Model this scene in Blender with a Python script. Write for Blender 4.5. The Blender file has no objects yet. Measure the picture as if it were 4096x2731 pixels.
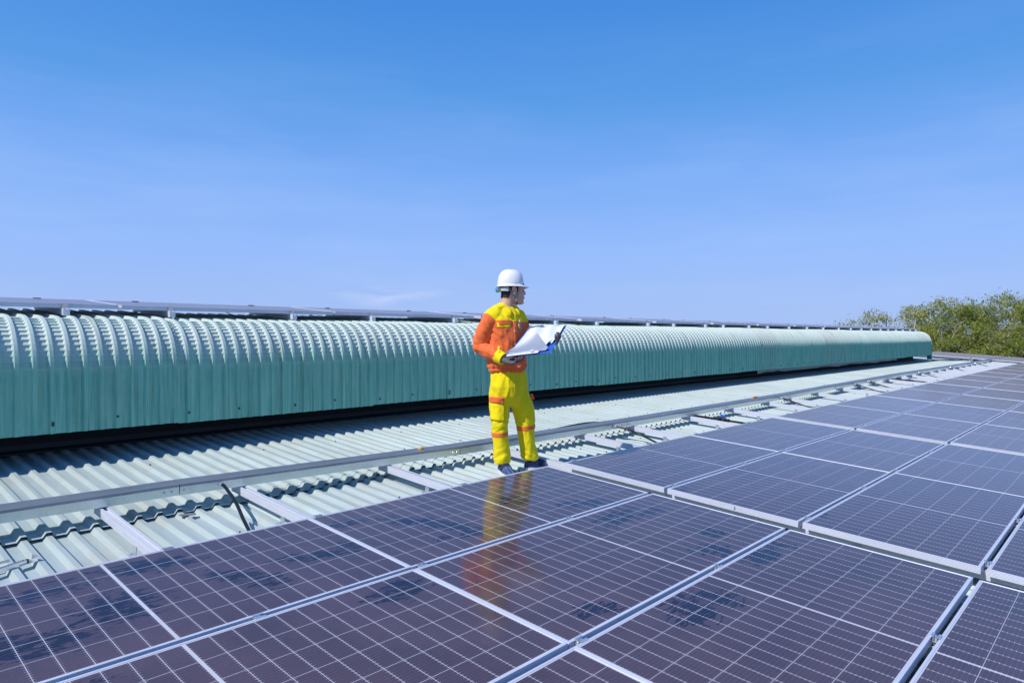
import bpy, bmesh, math, random
from mathutils import Vector, Matrix, noise
from mathutils.bvhtree import BVHTree

R = math.radians
PI = math.pi
scene = bpy.context.scene
C = scene.collection

# ------------------------------------------------------------------ camera
cam_data = bpy.data.cameras.new("camera")
cam = bpy.data.objects.new("camera", cam_data)
C.objects.link(cam)
scene.camera = cam
cam_data.sensor_width = 36.0
cam_data.lens = 36.0 * 2705.3 / 4096.0
cam_data.clip_start = 0.05
cam_data.clip_end = 3000.0
YAW, PITCH = R(43.18), R(-0.49)
cam.location = (-1.997, -3.452, 1.03)
cam.rotation_euler = (PI / 2 + PITCH, 0.0, YAW - PI / 2)

# ------------------------------------------------------------------ sun and sky
TO_SUN = Vector((-0.90, 0.11, 1.0)).normalized()
sun_data = bpy.data.lights.new("sun", 'SUN')
sun_data.energy = 4.2
sun_data.angle = R(0.5)
sun_data.color = (1.0, 0.955, 0.89)
sun = bpy.data.objects.new("sun", sun_data)
C.objects.link(sun)
sun.rotation_euler = (-TO_SUN).to_track_quat('-Z', 'Y').to_euler()
sun.location = TO_SUN * 60

world = bpy.data.worlds.new("World")
scene.world = world
world.use_nodes = True
wt = world.node_tree
wt.nodes.clear()
w_out = wt.nodes.new('ShaderNodeOutputWorld')
w_bg = wt.nodes.new('ShaderNodeBackground')
w_sky = wt.nodes.new('ShaderNodeTexSky')
w_sky.sky_type = 'NISHITA'
w_sky.sun_disc = False
w_sky.sun_elevation = math.asin(TO_SUN.z)
w_sky.sun_rotation = math.atan2(TO_SUN.x, TO_SUN.y)
w_sky.air_density = 1.0
w_sky.dust_density = 0.3
w_sky.ozone_density = 3.0
w_bg.inputs['Strength'].default_value = 0.15
# clear tropical sky: the physical sky pulled towards the photograph's white balance, plus thin low cirrus,
# all functions of direction only
wl = wt.links
w_tc = wt.nodes.new('ShaderNodeTexCoord')
w_sep = wt.nodes.new('ShaderNodeSeparateXYZ')
wl.new(w_tc.outputs['Generated'], w_sep.inputs[0])
w_grad = wt.nodes.new('ShaderNodeValToRGB')
K = 0.15 * 8.0
stops = [(0.0, (.35, .505, .90)), (.045, (.345, .51, .93)), (.125, (.295, .495, .975)), (.224, (.195, .418, .935)), (.322, (.103, .337, .82)), (.434, (.060, .265, .755)), (.70, (.04, .20, .62)), (1.0, (.03, .16, .52))]
el = w_grad.color_ramp.elements
while len(el) < len(stops): el.new(0.5)
for e, (p, c) in zip(el, stops):
    e.position = p; e.color = (c[0] / K, c[1] / K, c[2] / K, 1)
wl.new(w_sep.outputs[2], w_grad.inputs[0])
w_gain = wt.nodes.new('ShaderNodeMix'); w_gain.data_type = 'RGBA'; w_gain.blend_type = 'MULTIPLY'
w_gain.inputs[0].default_value = 1.0
w_gain.inputs[7].default_value = (8, 8, 8, 1)
wl.new(w_grad.outputs[0], w_gain.inputs[6])
w_blend = wt.nodes.new('ShaderNodeMix'); w_blend.data_type = 'RGBA'
w_blend.inputs[0].default_value = 0.95
wl.new(w_sky.outputs[0], w_blend.inputs[6])
wl.new(w_gain.outputs[2], w_blend.inputs[7])
w_map = wt.nodes.new('ShaderNodeMapping')
w_map.inputs['Scale'].default_value = (1.6, 1.6, 9.0)
w_map.inputs['Location'].default_value = (0.35, 0.1, 0.2)
w_noise = wt.nodes.new('ShaderNodeTexNoise')
w_noise.inputs['Scale'].default_value = 1.5
w_noise.inputs['Detail'].default_value = 6.0
w_noise.inputs['Roughness'].default_value = 0.6
w_ramp = wt.nodes.new('ShaderNodeMapRange')
w_ramp.inputs['From Min'].default_value = 0.44
w_ramp.inputs['From Max'].default_value = 0.80
w_ramp.inputs['To Max'].default_value = 0.42
w_low = wt.nodes.new('ShaderNodeMapRange')
w_low.inputs['From Min'].default_value = 0.42
w_low.inputs['From Max'].default_value = 0.12
w_mul = wt.nodes.new('ShaderNodeMath'); w_mul.operation = 'MULTIPLY'
w_cloud = wt.nodes.new('ShaderNodeMix'); w_cloud.data_type = 'RGBA'
w_cloud.inputs[7].default_value = (3.0, 4.15, 6.6, 1)
wl.new(w_tc.outputs['Generated'], w_map.inputs[0])
wl.new(w_map.outputs[0], w_noise.inputs['Vector'])
wl.new(w_noise.outputs[0], w_ramp.inputs[0])
wl.new(w_sep.outputs[2], w_low.inputs[0])
wl.new(w_ramp.outputs[0], w_mul.inputs[0]); wl.new(w_low.outputs[0], w_mul.inputs[1])
wl.new(w_mul.outputs[0], w_cloud.inputs[0])
wl.new(w_blend.outputs[2], w_cloud.inputs[6])
# one small brighter wisp low over the ridge
w_wdir = wt.nodes.new('ShaderNodeVectorMath'); w_wdir.operation = 'SUBTRACT'
w_wdir.inputs[1].default_value = (0.60, 0.80, 0.058)
w_wmap = wt.nodes.new('ShaderNodeMapping'); w_wmap.inputs['Scale'].default_value = (11.0, 11.0, 55.0)
w_wlen = wt.nodes.new('ShaderNodeVectorMath'); w_wlen.operation = 'LENGTH'
w_wfall = wt.nodes.new('ShaderNodeMapRange'); w_wfall.inputs['From Min'].default_value = 1.1; w_wfall.inputs['From Max'].default_value = 0.0; w_wfall.inputs['To Max'].default_value = 0.75
w_wn = wt.nodes.new('ShaderNodeTexNoise'); w_wn.inputs['Scale'].default_value = 1.3; w_wn.inputs['Detail'].default_value = 6.0
w_wr = wt.nodes.new('ShaderNodeMapRange'); w_wr.inputs['From Min'].default_value = 0.42; w_wr.inputs['From Max'].default_value = 0.70
w_wm = wt.nodes.new('ShaderNodeMath'); w_wm.operation = 'MULTIPLY'; w_wm.use_clamp = True
w_wx = wt.nodes.new('ShaderNodeMix'); w_wx.data_type = 'RGBA'
w_wx.inputs[7].default_value = (4.3, 4.9, 6.7, 1)
wl.new(w_tc.outputs['Generated'], w_wdir.inputs[0]); wl.new(w_wdir.outputs[0], w_wmap.inputs[0])
wl.new(w_wmap.outputs[0], w_wlen.inputs[0]); wl.new(w_wlen.outputs['Value'], w_wfall.inputs[0])
wl.new(w_wmap.outputs[0], w_wn.inputs['Vector']); wl.new(w_wn.outputs[0], w_wr.inputs[0])
wl.new(w_wfall.outputs[0], w_wm.inputs[0]); wl.new(w_wr.outputs[0], w_wm.inputs[1])
wl.new(w_wm.outputs[0], w_wx.inputs[0]); wl.new(w_cloud.outputs[2], w_wx.inputs[6])
wl.new(w_wx.outputs[2], w_bg.inputs[0])
wl.new(w_bg.outputs[0], w_out.inputs[0])

scene.view_settings.view_transform = 'Standard'
scene.view_settings.look = 'None'
scene.view_settings.exposure = 0.0
scene.view_settings.gamma = 1.0

# ------------------------------------------------------------------ helpers
TH = R(3.92)                       # slope of the roof
CT, ST = math.cos(TH), math.sin(TH)
def RP(u, v, w):                   # u along the ridge, v down the slope, w off the roof
    return Vector((u, -v * CT - w * ST, -v * ST + w * CT))

ORD = ['zeroth', 'first', 'second', 'third', 'fourth', 'fifth', 'sixth', 'seventh', 'eighth', 'ninth', 'tenth',
       'eleventh', 'twelfth', 'thirteenth', 'fourteenth', 'fifteenth', 'sixteenth', 'seventeenth', 'eighteenth',
       'nineteenth', 'twentieth', 'twenty-first', 'twenty-second', 'twenty-third', 'twenty-fourth', 'twenty-fifth',
       'twenty-sixth', 'twenty-seventh', 'twenty-eighth', 'twenty-ninth', 'thirtieth', 'thirty-first', 'thirty-second']

def tag(o, label=None, cat=None, group=None, kind=None):
    if label: o['label'] = label
    if cat: o['category'] = cat
    if group: o['group'] = group
    if kind: o['kind'] = kind
    return o

def link(name, me, mats=None, parent=None):
    o = bpy.data.objects.new(name, me)
    C.objects.link(o)
    if mats:
        for m in (mats if isinstance(mats, (list, tuple)) else [mats]):
            me.materials.append(m)
    if parent is not None:
        o.parent = parent
    return o

def empty(name, loc=(0, 0, 0), rot=(0, 0, 0)):
    o = bpy.data.objects.new(name, None)
    o.empty_display_size = 0.1
    C.objects.link(o)
    o.location = loc
    o.rotation_euler = rot
    return o

def bm_obj(name, bm, mats=None, parent=None, smooth=False):
    bmesh.ops.recalc_face_normals(bm, faces=bm.faces)
    me = bpy.data.meshes.new(name)
    bm.to_mesh(me)
    bm.free()
    if smooth:
        for p in me.polygons: p.use_smooth = True
    return link(name, me, mats, parent)

def raw_obj(name, verts, faces, mats=None, parent=None, smooth=False):
    me = bpy.data.meshes.new(name)
    me.from_pydata([tuple(v) for v in verts], [], faces)
    me.update()
    if smooth:
        for p in me.polygons: p.use_smooth = True
    return link(name, me, mats, parent)

def copy_tree(o, parent=None):
    c = o.copy(); C.objects.link(c)
    if parent is not None: c.parent = parent
    for ch in list(o.children):
        copy_tree(ch, c)
    return c

def add_box(bm, lo, hi, M=None):
    vs = [bm.verts.new(Vector((x, y, z)) if M is None else M @ Vector((x, y, z)))
          for x in (lo[0], hi[0]) for y in (lo[1], hi[1]) for z in (lo[2], hi[2])]
    for f in ((0, 1, 3, 2), (4, 6, 7, 5), (0, 4, 5, 1), (2, 3, 7, 6), (0, 2, 6, 4), (1, 5, 7, 3)):
        bm.faces.new([vs[i] for i in f])

def add_prism(bm, poly, axis_fn, t0, t1):
    a = [bm.verts.new(axis_fn(p, t0)) for p in poly]
    b = [bm.verts.new(axis_fn(p, t1)) for p in poly]
    n = len(poly)
    for i in range(n):
        bm.faces.new((a[i], a[(i + 1) % n], b[(i + 1) % n], b[i]))
    bm.faces.new(a); bm.faces.new(b[::-1])

def frames(pts):
    fr = []
    t = (pts[1] - pts[0]).normalized()
    up = Vector((0, 0, 1)) if abs(t.z) < 0.9 else Vector((0, 1, 0))
    n = (up - t * up.dot(t)).normalized()
    for i in range(len(pts)):
        if i == 0: t = pts[1] - pts[0]
        elif i == len(pts) - 1: t = pts[-1] - pts[-2]
        else: t = pts[i + 1] - pts[i - 1]
        t.normalize()
        n = (n - t * n.dot(t)).normalized()
        fr.append((t, n, t.cross(n)))
    return fr

def add_tube(bm, pts, radii, seg=10, cap=True):
    pts = [Vector(p) for p in pts]
    if not isinstance(radii, (list, tuple)): radii = [radii] * len(pts)
    rings = []
    for p, r, (t, n, b) in zip(pts, radii, frames(pts)):
        rings.append([bm.verts.new(p + (n * math.cos(2 * PI * k / seg) + b * math.sin(2 * PI * k / seg)) * r) for k in range(seg)])
    for a, b in zip(rings, rings[1:]):
        for k in range(seg):
            bm.faces.new((a[k], a[(k + 1) % seg], b[(k + 1) % seg], b[k]))
    if cap:
        bm.faces.new(rings[0][::-1]); bm.faces.new(rings[-1])

def catmull(pts, n):
    pts = [Vector(p) for p in pts]
    P = [pts[0] * 2 - pts[1]] + pts + [pts[-1] * 2 - pts[-2]]
    out = []
    for i in range(1, len(P) - 2):
        for k in range(n):
            t = k / n
            a, b, c, d = P[i - 1], P[i], P[i + 1], P[i + 2]
            out.append(0.5 * ((2 * b) + (c - a) * t + (2 * a - 5 * b + 4 * c - d) * t * t + (3 * b - a - 3 * c + d) * t ** 3))
    out.append(pts[-1])
    return out

def interp(x, xs, ys):
    if x <= xs[0]: return ys[0]
    for i in range(len(xs) - 1):
        if x <= xs[i + 1]:
            t = (x - xs[i]) / (xs[i + 1] - xs[i]); t = t * t * (3 - 2 * t)
            return ys[i] + (ys[i + 1] - ys[i]) * t
    return ys[-1]

def look_at_view(P):
    """fraction of the picture (x, y) and depth of a point: used only to leave out what no view could show"""
    d = Vector(P) - Vector(cam.location)
    z = Vector((math.cos(YAW) * math.cos(PITCH), math.sin(YAW) * math.cos(PITCH), math.sin(PITCH)))
    x = Vector((math.sin(YAW), -math.cos(YAW), 0)); y = z.cross(x)
    dz = d.dot(z)
    if dz < 0.05: return None
    f = 2705.3 / 4096
    return (0.5 + f * d.dot(x) / dz, 0.5 + 1.5 * f * d.dot(y) / dz, dz)

# ------------------------------------------------------------------ materials
class Mat:
    def __init__(self, name):
        self.m = bpy.data.materials.new(name)
        self.m.use_nodes = True
        self.t = self.m.node_tree
        self.t.nodes.clear()
        self.out = self.t.nodes.new('ShaderNodeOutputMaterial')
        self.b = self.t.nodes.new('ShaderNodeBsdfPrincipled')
        self.t.links.new(self.b.outputs[0], self.out.inputs[0])
    def n(self, ty, **kw):
        nd = self.t.nodes.new(ty)
        for k, v in kw.items(): setattr(nd, k, v)
        return nd
    def set(self, sock, v):
        if isinstance(v, bpy.types.NodeSocket): self.t.links.new(v, sock)
        elif isinstance(v, (tuple, list)) and len(v) == 3 and sock.type == 'RGBA': sock.default_value = (*v, 1)
        else: sock.default_value = v
    def P(self, **kw):
        names = dict(color='Base Color', rough='Roughness', metal='Metallic', spec='Specular IOR Level', ior='IOR',
                     normal='Normal', coat='Coat Weight', coat_rough='Coat Roughness', sheen='Sheen Weight', trans='Transmission Weight', sss='Subsurface Weight')
        for k, v in kw.items(): self.set(self.b.inputs[names[k]], v)
        return self
    def math(self, op, a, b=0.0, c=None, clamp=False):
        nd = self.n('ShaderNodeMath', operation=op); nd.use_clamp = clamp
        self.set(nd.inputs[0], a); self.set(nd.inputs[1], b)
        if c is not None: self.set(nd.inputs[2], c)
        return nd.outputs[0]
    def mix(self, f, a, b, blend='MIX'):
        nd = self.n('ShaderNodeMix', data_type='RGBA', blend_type=blend)
        self.set(nd.inputs[0], f); self.set(nd.inputs[6], a); self.set(nd.inputs[7], b)
        return nd.outputs[2]
    def rng(self, x, a, b, c=0.0, d=1.0, smooth=False):
        nd = self.n('ShaderNodeMapRange')
        if smooth: nd.interpolation_type = 'SMOOTHSTEP'
        self.set(nd.inputs[0], x)
        for i, v in enumerate((a, b, c, d)): self.set(nd.inputs[i + 1], v)
        return nd.outputs[0]
    def coord(self, which='Object'):
        return self.n('ShaderNodeTexCoord').outputs[which]
    def pos(self):
        return self.n('ShaderNodeNewGeometry').outputs['Position']
    def sep(self, v):
        nd = self.n('ShaderNodeSeparateXYZ'); self.set(nd.inputs[0], v); return nd.outputs
    def noise(self, v, scale, detail=3.0, rough=0.5, stretch=None, dist=0.0):
        if stretch:
            mp = self.n('ShaderNodeMapping'); self.set(mp.inputs[0], v); mp.inputs['Scale'].default_value = stretch; v = mp.outputs[0]
        nd = self.n('ShaderNodeTexNoise'); self.set(nd.inputs['Vector'], v)
        nd.inputs['Scale'].default_value = scale; nd.inputs['Detail'].default_value = detail
        nd.inputs['Roughness'].default_value = rough; nd.inputs['Distortion'].default_value = dist
        return nd.outputs[0]
    def bump(self, h, strength=0.3, dist=0.01):
        nd = self.n('ShaderNodeBump'); nd.inputs['Strength'].default_value = strength; nd.inputs['Distance'].default_value = dist
        self.set(nd.inputs['Height'], h); self.set(self.b.inputs['Normal'], nd.outputs[0])
        return self
    def rand(self):
        return self.n('ShaderNodeObjectInfo').outputs['Random']

def simple(name, color, rough=0.5, metal=0.0, var=0.12, scale=14.0, bump=0.0, **kw):
    m = Mat(name)
    nz = m.noise(m.coord(), scale, 4)
    dark = tuple(c * (1 - var) for c in color)
    m.P(color=m.mix(m.rng(nz, 0.35, 0.65), dark, color), rough=rough, metal=metal, **kw)
    if bump: m.bump(nz, bump, 0.004)
    return m.m

def mat_roof():
    m = Mat('painted_roof_sheet')
    p = m.pos()
    x, y, z = m.sep(p)
    sheet = m.math('FLOOR', m.math('DIVIDE', m.math('ADD', x, 0.31), 0.918))
    wn = m.n('ShaderNodeTexWhiteNoise', noise_dimensions='1D'); m.set(wn.inputs['W'], sheet)
    tone = m.rng(wn.outputs[0], 0, 1, 0.93, 1.03)
    streak = m.noise(p, 1.0, 5, 0.6, stretch=(14, 1.4, 6))
    blotch = m.noise(p, 3.2, 5, 0.62)
    fine = m.noise(p, 60, 3, 0.6)
    base = m.mix(m.rng(streak, 0.35, 0.72), (0.475, 0.56, 0.54), (0.385, 0.455, 0.44))
    base = m.mix(m.rng(blotch, 0.48, 0.72, 0, 0.55), base, (0.42, 0.40, 0.33))
    base = m.mix(m.rng(fine, 0.60, 0.74, 0, 0.25), base, (0.34, 0.35, 0.32))
    tc = m.n('ShaderNodeCombineXYZ'); [m.set(tc.inputs[i], tone) for i in range(3)]
    base = m.mix(1.0, base, tc.outputs[0], 'MULTIPLY')
    m.P(color=base, rough=m.rng(blotch, 0.3, 0.7, 0.42, 0.62), spec=0.4)
    return m.m

def mat_vault():
    m = Mat('weathered_green_cladding_lit_top')
    p = m.coord()
    x, y, z = m.sep(p)
    r = m.rand()
    off = m.n('ShaderNodeCombineXYZ'); m.set(off.inputs[0], m.math('MULTIPLY', r, 37.0)); m.set(off.inputs[1], m.math('MULTIPLY', r, 11.0))
    ad = m.n('ShaderNodeVectorMath', operation='ADD'); m.set(ad.inputs[0], p); m.set(ad.inputs[1], off.outputs[0]); p2 = ad.outputs[0]
    streak = m.noise(p2, 1.0, 6, 0.7, stretch=(38, 1.0, 1.1))
    blotch = m.noise(p2, 4.0, 5, 0.6)
    rust = m.noise(p2, 1.0, 5, 0.65, stretch=(60, 2.0, 1.6))
    base = m.mix(m.rng(streak, 0.36, 0.66), (0.27, 0.60, 0.45), (0.14, 0.38, 0.28))
    base = m.mix(m.rng(blotch, 0.45, 0.8, 0, 0.5), base, (0.34, 0.56, 0.40))
    top = m.rng(m.math('ADD', z, m.math('MULTIPLY', m.math('SUBTRACT', streak, 0.5), 0.35)), 0.74, 0.96)  # sunlit arch above the flat wall, painted paler into the colour
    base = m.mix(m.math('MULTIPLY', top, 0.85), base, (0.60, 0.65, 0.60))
    base = m.mix(m.rng(rust, 0.57, 0.70, 0, 0.7), base, (0.17, 0.20, 0.11))
    base = m.mix(m.rng(r, 0.90, 0.99, 0, 0.14), base, (0.42, 0.30, 0.28))
    m.P(color=base, rough=0.55, spec=0.22)
    m.bump(m.noise(p2, 5, 2), 0.10, 0.02)
    return m.m

SPOTS = [(-1.308, 0.183, .10, .24, 80), (-1.12, 0.50, .20, .17, 20), (-0.90, 0.16, .26, .10, 10), (-0.27, 0.512, .22, .07, 20), (-0.187, 1.10, .20, .10, -20),
         (0.478, 0.482, .34, .09, 55), (0.60, 0.76, .30, .07, 10), (-0.06, 0.491, .10, .08, 0), (1.158, 0.469, .13, .10, 0), (1.52, 0.80, .22, .09, 25),
         (1.42, 1.10, .30, .11, -10), (1.394, 1.765, .16, .12, 40), (1.606, 1.962, .30, .11, 0), (0.622, 2.042, .15, .17, 70), (0.84, 2.07, .15, .12, 50),
         (0.312, 1.776, .14, .09, 30), (-0.293, 1.109, .11, .08, 0), (-1.47, 0.62, .3, .12, 15), (1.66, 1.62, .10, .09, 50), (1.68, 1.18, .2, .07, 0),
         (-0.62, 0.57, .22, .10, 60), (0.10, 0.20, .16, .07, 0), (-1.6, 1.05, .3, .09, 0), (2.6, 1.93, .10, .05, 0), (3.5, 0.12, .10, .05, 0), (2.35, 1.02, .12, .04, 0)]

PL, PB = 2.094, 0.925            # panel length along the ridge, width down the slope
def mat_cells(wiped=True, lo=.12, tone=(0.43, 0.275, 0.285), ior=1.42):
    m = Mat('solar_cells_under_glass' if wiped else 'dusty_cells_toned_by_distance')
    p = m.coord()
    x, y, z = m.sep(p)
    my, mx, gap = 0.016, 0.016, 0.012
    half = (PL - 2 * mx - gap) / 2
    cx, cy = half / 12, (PB - 2 * my) / 6
    # distance to the nearest cell border along each axis
    def line(v, pitch, wid):
        fr = m.math('FRACT', m.math('DIVIDE', v, pitch))
        d = m.math('MULTIPLY', m.math('MINIMUM', fr, m.math('SUBTRACT', 1.0, fr)), pitch)
        return m.math('LESS_THAN', d, wid / 2)
    right = m.math('GREATER_THAN', x, PL / 2)
    xs = m.math('SUBTRACT', x, m.math('ADD', mx, m.math('MULTIPLY', right, half + gap)))
    ys = m.math('SUBTRACT', m.math('MULTIPLY', y, -1.0), my)
    lx = line(xs, cx, 0.0022)
    ly = line(ys, cy, 0.0020)
    mid = m.math('LESS_THAN', m.math('ABSOLUTE', m.math('SUBTRACT', x, PL / 2)), gap / 2)
    bus = line(m.math('ADD', ys, cy / 18), cy / 9, 0.0009)
    dash = m.math('MULTIPLY', line(m.math('ADD', ys, cy / 18), cy / 9, 0.0022), line(xs, cx, 0.016))
    edge = m.math('MAXIMUM', m.math('LESS_THAN', ys, 0.0), m.math('GREATER_THAN', ys, PB - 2 * my))
    edge = m.math('MAXIMUM', edge, m.math('MAXIMUM', m.math('LESS_THAN', x, mx), m.math('GREATER_THAN', x, PL - mx)))
    white = m.math('MAXIMUM', m.math('MAXIMUM', lx, ly), m.math('MAXIMUM', mid, edge), clamp=True)
    r = m.rand()
    cellc = m.mix(r, (0.010, 0.010, 0.026), (0.014, 0.012, 0.028))
    cid = m.n('ShaderNodeCombineXYZ')
    m.set(cid.inputs[0], m.math('FLOOR', m.math('DIVIDE', xs, cx))); m.set(cid.inputs[1], m.math('FLOOR', m.math('DIVIDE', ys, cy))); m.set(cid.inputs[2], m.math('MULTIPLY', r, 91.0))
    wn = m.n('ShaderNodeTexWhiteNoise', noise_dimensions='3D'); m.set(wn.inputs['Vector'], cid.outputs[0])
    cellc = m.mix(m.math('MULTIPLY', wn.outputs[0], 0.5), cellc, (0.020, 0.018, 0.042))
    c = m.mix(m.math('MULTIPLY', bus, 0.16), cellc, (0.45, 0.45, 0.5))
    c = m.mix(m.math('MULTIPLY', dash, 0.5), c, (0.6, 0.62, 0.68))
    c = m.mix(m.math('MULTIPLY', white, 0.76), c, (0.78, 0.79, 0.84))
    # dust film, and hand and hose marks where it is rubbed off
    g = m.pos()
    n1 = m.noise(g, 2.6, 6, 0.65)
    n2 = m.noise(g, 120, 3, 0.7)
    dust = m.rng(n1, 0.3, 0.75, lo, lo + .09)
    dust = m.math('ADD', dust, m.rng(n2, 0.55, 0.75, 0.0, 0.09))
    if wiped:
        X, Y, Z = m.sep(g)
        warp = m.noise(g, 7.0, 4, 0.6)
        mask = None
        for (su, sv, a, b, ang) in SPOTS:
            ca, sa = math.cos(R(ang)), math.sin(R(ang))
            du = m.math('SUBTRACT', X, su); dv = m.math('SUBTRACT', m.math('MULTIPLY', Y, -1.0), sv)
            e1 = m.math('DIVIDE', m.math('ADD', m.math('MULTIPLY', du, ca), m.math('MULTIPLY', dv, sa)), a)
            e2 = m.math('DIVIDE', m.math('SUBTRACT', m.math('MULTIPLY', dv, ca), m.math('MULTIPLY', du, sa)), b)
            q = m.math('ADD', m.math('MULTIPLY', e1, e1), m.math('MULTIPLY', e2, e2))
            mask = q if mask is None else m.math('MINIMUM', mask, q)
        core = m.rng(mask, 0.1, 1.5, 1.0, 0.0)
        streaks = m.noise(g, 1.0, 5, 0.62, stretch=(4.5, 19.0, 5.0), dist=2.6)
        blob = m.noise(g, 10.0, 3, 0.5, dist=1.2)
        tex = m.math('ADD', m.math('MULTIPLY', streaks, 0.68), m.math('MULTIPLY', blob, 0.32))
        wipe = m.rng(m.math('ADD', tex, m.math('MULTIPLY', core, 0.17)), 0.605, 0.66, 0.0, 1.0, smooth=True)
        wipe = m.math('MULTIPLY', wipe, m.rng(core, 0.02, 0.25))
        smear = m.math('MULTIPLY', m.rng(tex, 0.55, 0.62), m.rng(core, 0.05, 0.4, 0, 0.10))
        dust = m.math('MULTIPLY', dust, m.math('SUBTRACT', 1.0, m.math('MULTIPLY', wipe, 0.92)))
        dust = m.math('ADD', dust, m.math('MULTIPLY', smear, m.math('SUBTRACT', 1.0, wipe)))
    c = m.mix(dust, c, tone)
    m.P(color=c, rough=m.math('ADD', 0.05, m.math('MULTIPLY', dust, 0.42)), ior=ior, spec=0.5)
    return m.m

def mat_tray():
    m = Mat('galvanised_steel')
    p = m.coord()
    sp = m.n('ShaderNodeTexVoronoi'); m.set(sp.inputs['Vector'], p); sp.inputs['Scale'].default_value = 55
    n1 = m.noise(p, 6, 5, 0.6, stretch=(0.35, 2, 2))
    col = m.mix(m.rng(n1, 0.3, 0.7), (0.60, 0.68, 0.66), (0.78, 0.84, 0.81))
    col = m.mix(m.math('MULTIPLY', sp.outputs['Distance'], 0.25), col, (0.38, 0.42, 0.45))
    m.P(color=col, metal=0.85, rough=m.rng(n1, 0.3, 0.7, 0.22, 0.40))
    m.bump(m.noise(p, 3, 2, stretch=(0.3, 1, 1)), 0.10, 0.02)
    return m.m

def mat_lid():
    m = Mat('dusty_galvanised_lid')
    p = m.coord()
    n1 = m.noise(p, 9, 5, 0.7, stretch=(0.25, 2.5, 2))
    n2 = m.noise(p, 40, 4, 0.6)
    col = m.mix(m.rng(n1, 0.3, 0.7), (0.20, 0.215, 0.25), (0.34, 0.355, 0.39))
    col = m.mix(m.rng(n2, 0.62, 0.75, 0, 0.5), col, (0.62, 0.63, 0.68))
    m.P(color=col, metal=0.5, rough=0.42)
    return m.m

def mat_alu(name='anodised_aluminium', col=(0.72, 0.74, 0.80), metal=0.55, rough=0.38):
    m = Mat(name)
    p = m.coord()
    n1 = m.noise(p, 5, 4, 0.6, stretch=(1, 0.6, 3))
    m.P(color=m.mix(m.rng(n1, 0.3, 0.7), tuple(c * 0.88 for c in col), col), metal=metal, rough=rough)
    return m.m

M = {}
M['roof'] = mat_roof()
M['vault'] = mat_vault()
M['cells'] = mat_cells(True)
TIERS = [mat_cells(False, .15, (0.44, .285, .29), 1.40), mat_cells(False, .21, (0.46, .30, .29), 1.37), mat_cells(False, .28, (0.49, .325, .295), 1.34), mat_cells(False, .35, (0.52, .35, .30), 1.31)]  # tiers paler and warmer with distance, set in the colour over the dust
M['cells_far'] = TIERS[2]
M['tray'] = mat_tray()
M['lid'] = mat_lid()
M['alu'] = mat_alu('anodised_aluminium', (0.69, 0.71, 0.78), 0.12, 0.45)
M['frame'] = mat_alu('silver_module_frame', (0.67, 0.69, 0.77), 0.18, 0.40)
M['bright'] = mat_alu('bright_clamp_metal', (0.80, 0.81, 0.84), 0.8, 0.28)
M['black'] = simple('black_plastic', (0.012, 0.012, 0.014), 0.35, var=0.3)
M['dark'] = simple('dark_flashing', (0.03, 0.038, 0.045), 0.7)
M['inner'] = simple('shade_dark_upstand', (0.02, 0.024, 0.026), 0.9)  # near-black stands in for the shade in the gap under the ventilator
M['blue'] = simple('blue_plastic', (0.01, 0.11, 0.62), 0.35)
M['cyan'] = simple('light_blue_plastic', (0.06, 0.45, 0.75), 0.35)
M['scrap_orange'] = simple('orange_scrap', (0.85, 0.42, 0.08), 0.6)
M['screw'] = simple('rusty_screw', (0.10, 0.085, 0.07), 0.6, 0.3)
M['wall'] = simple('painted_wall', (0.45, 0.55, 0.52), 0.6)
M['back'] = simple('white_backsheet', (0.70, 0.70, 0.72), 0.6)

# ------------------------------------------------------------------ the building and its roof
RIB = 0.1148
building = empty('warehouse_building', (0, 0, 0))
tag(building, 'low warehouse under a pale green ribbed metal roof carrying the panels', 'building')

def ribbed(name, u0, u1, v0, v1, wpan, h, vsteps=1, lip_front=0.0, sag=0.0, parent=None, seed=3):
    """trapezoidal sheet: pans at wpan, ribs h high, running down the slope"""
    rnd = random.Random(seed)
    prof = []
    u = u0
    while u < u1:
        j = rnd.uniform(-.0006, .0006)
        prof += [(u, wpan), (u + .046, wpan + j), (u + .064, wpan + h + j), (u + .090, wpan + h), (u + .1000, wpan + j)]
        u += RIB
    verts, faces = [], []
    vs = [v0 + (v1 - v0) * i / vsteps for i in range(vsteps + 1)]
    n = len(prof)
    for v in vs:
        for (uu, w) in prof:
            verts.append(RP(uu, v, w + sag * noise.noise(Vector((uu * .35, v * .5, seed)))))
    rows = len(vs)
    if lip_front > 0:
        for (uu, w) in prof:
            verts.append(RP(uu, vs[-1] + 0.0005, w - lip_front))
        rows += 1
    for r in range(rows - 1):
        for i in range(n - 1):
            a = r * n + i
            faces.append((a, a + n, a + n + 1, a + 1))
    return raw_obj(name, verts, faces, M['roof'], parent or building)

LOW = -0.158
RH = 0.0255
U0, U1 = -8.0, 36.2
ribbed('lower_roof_sheet', U0, U1, -1.55, 9.0, LOW, RH, 12, 0.0, 0.004, seed=1)
ribbed('middle_roof_strip', U0, U1, -1.75, -0.93, LOW + 0.019, RH, 2, 0.0015, 0.002, seed=2)
ribbed('upper_roof_sheet', U0, U1, -4.3, -1.05, LOW + 0.0235, RH, 4, 0.0015, 0.002, seed=3)
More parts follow.
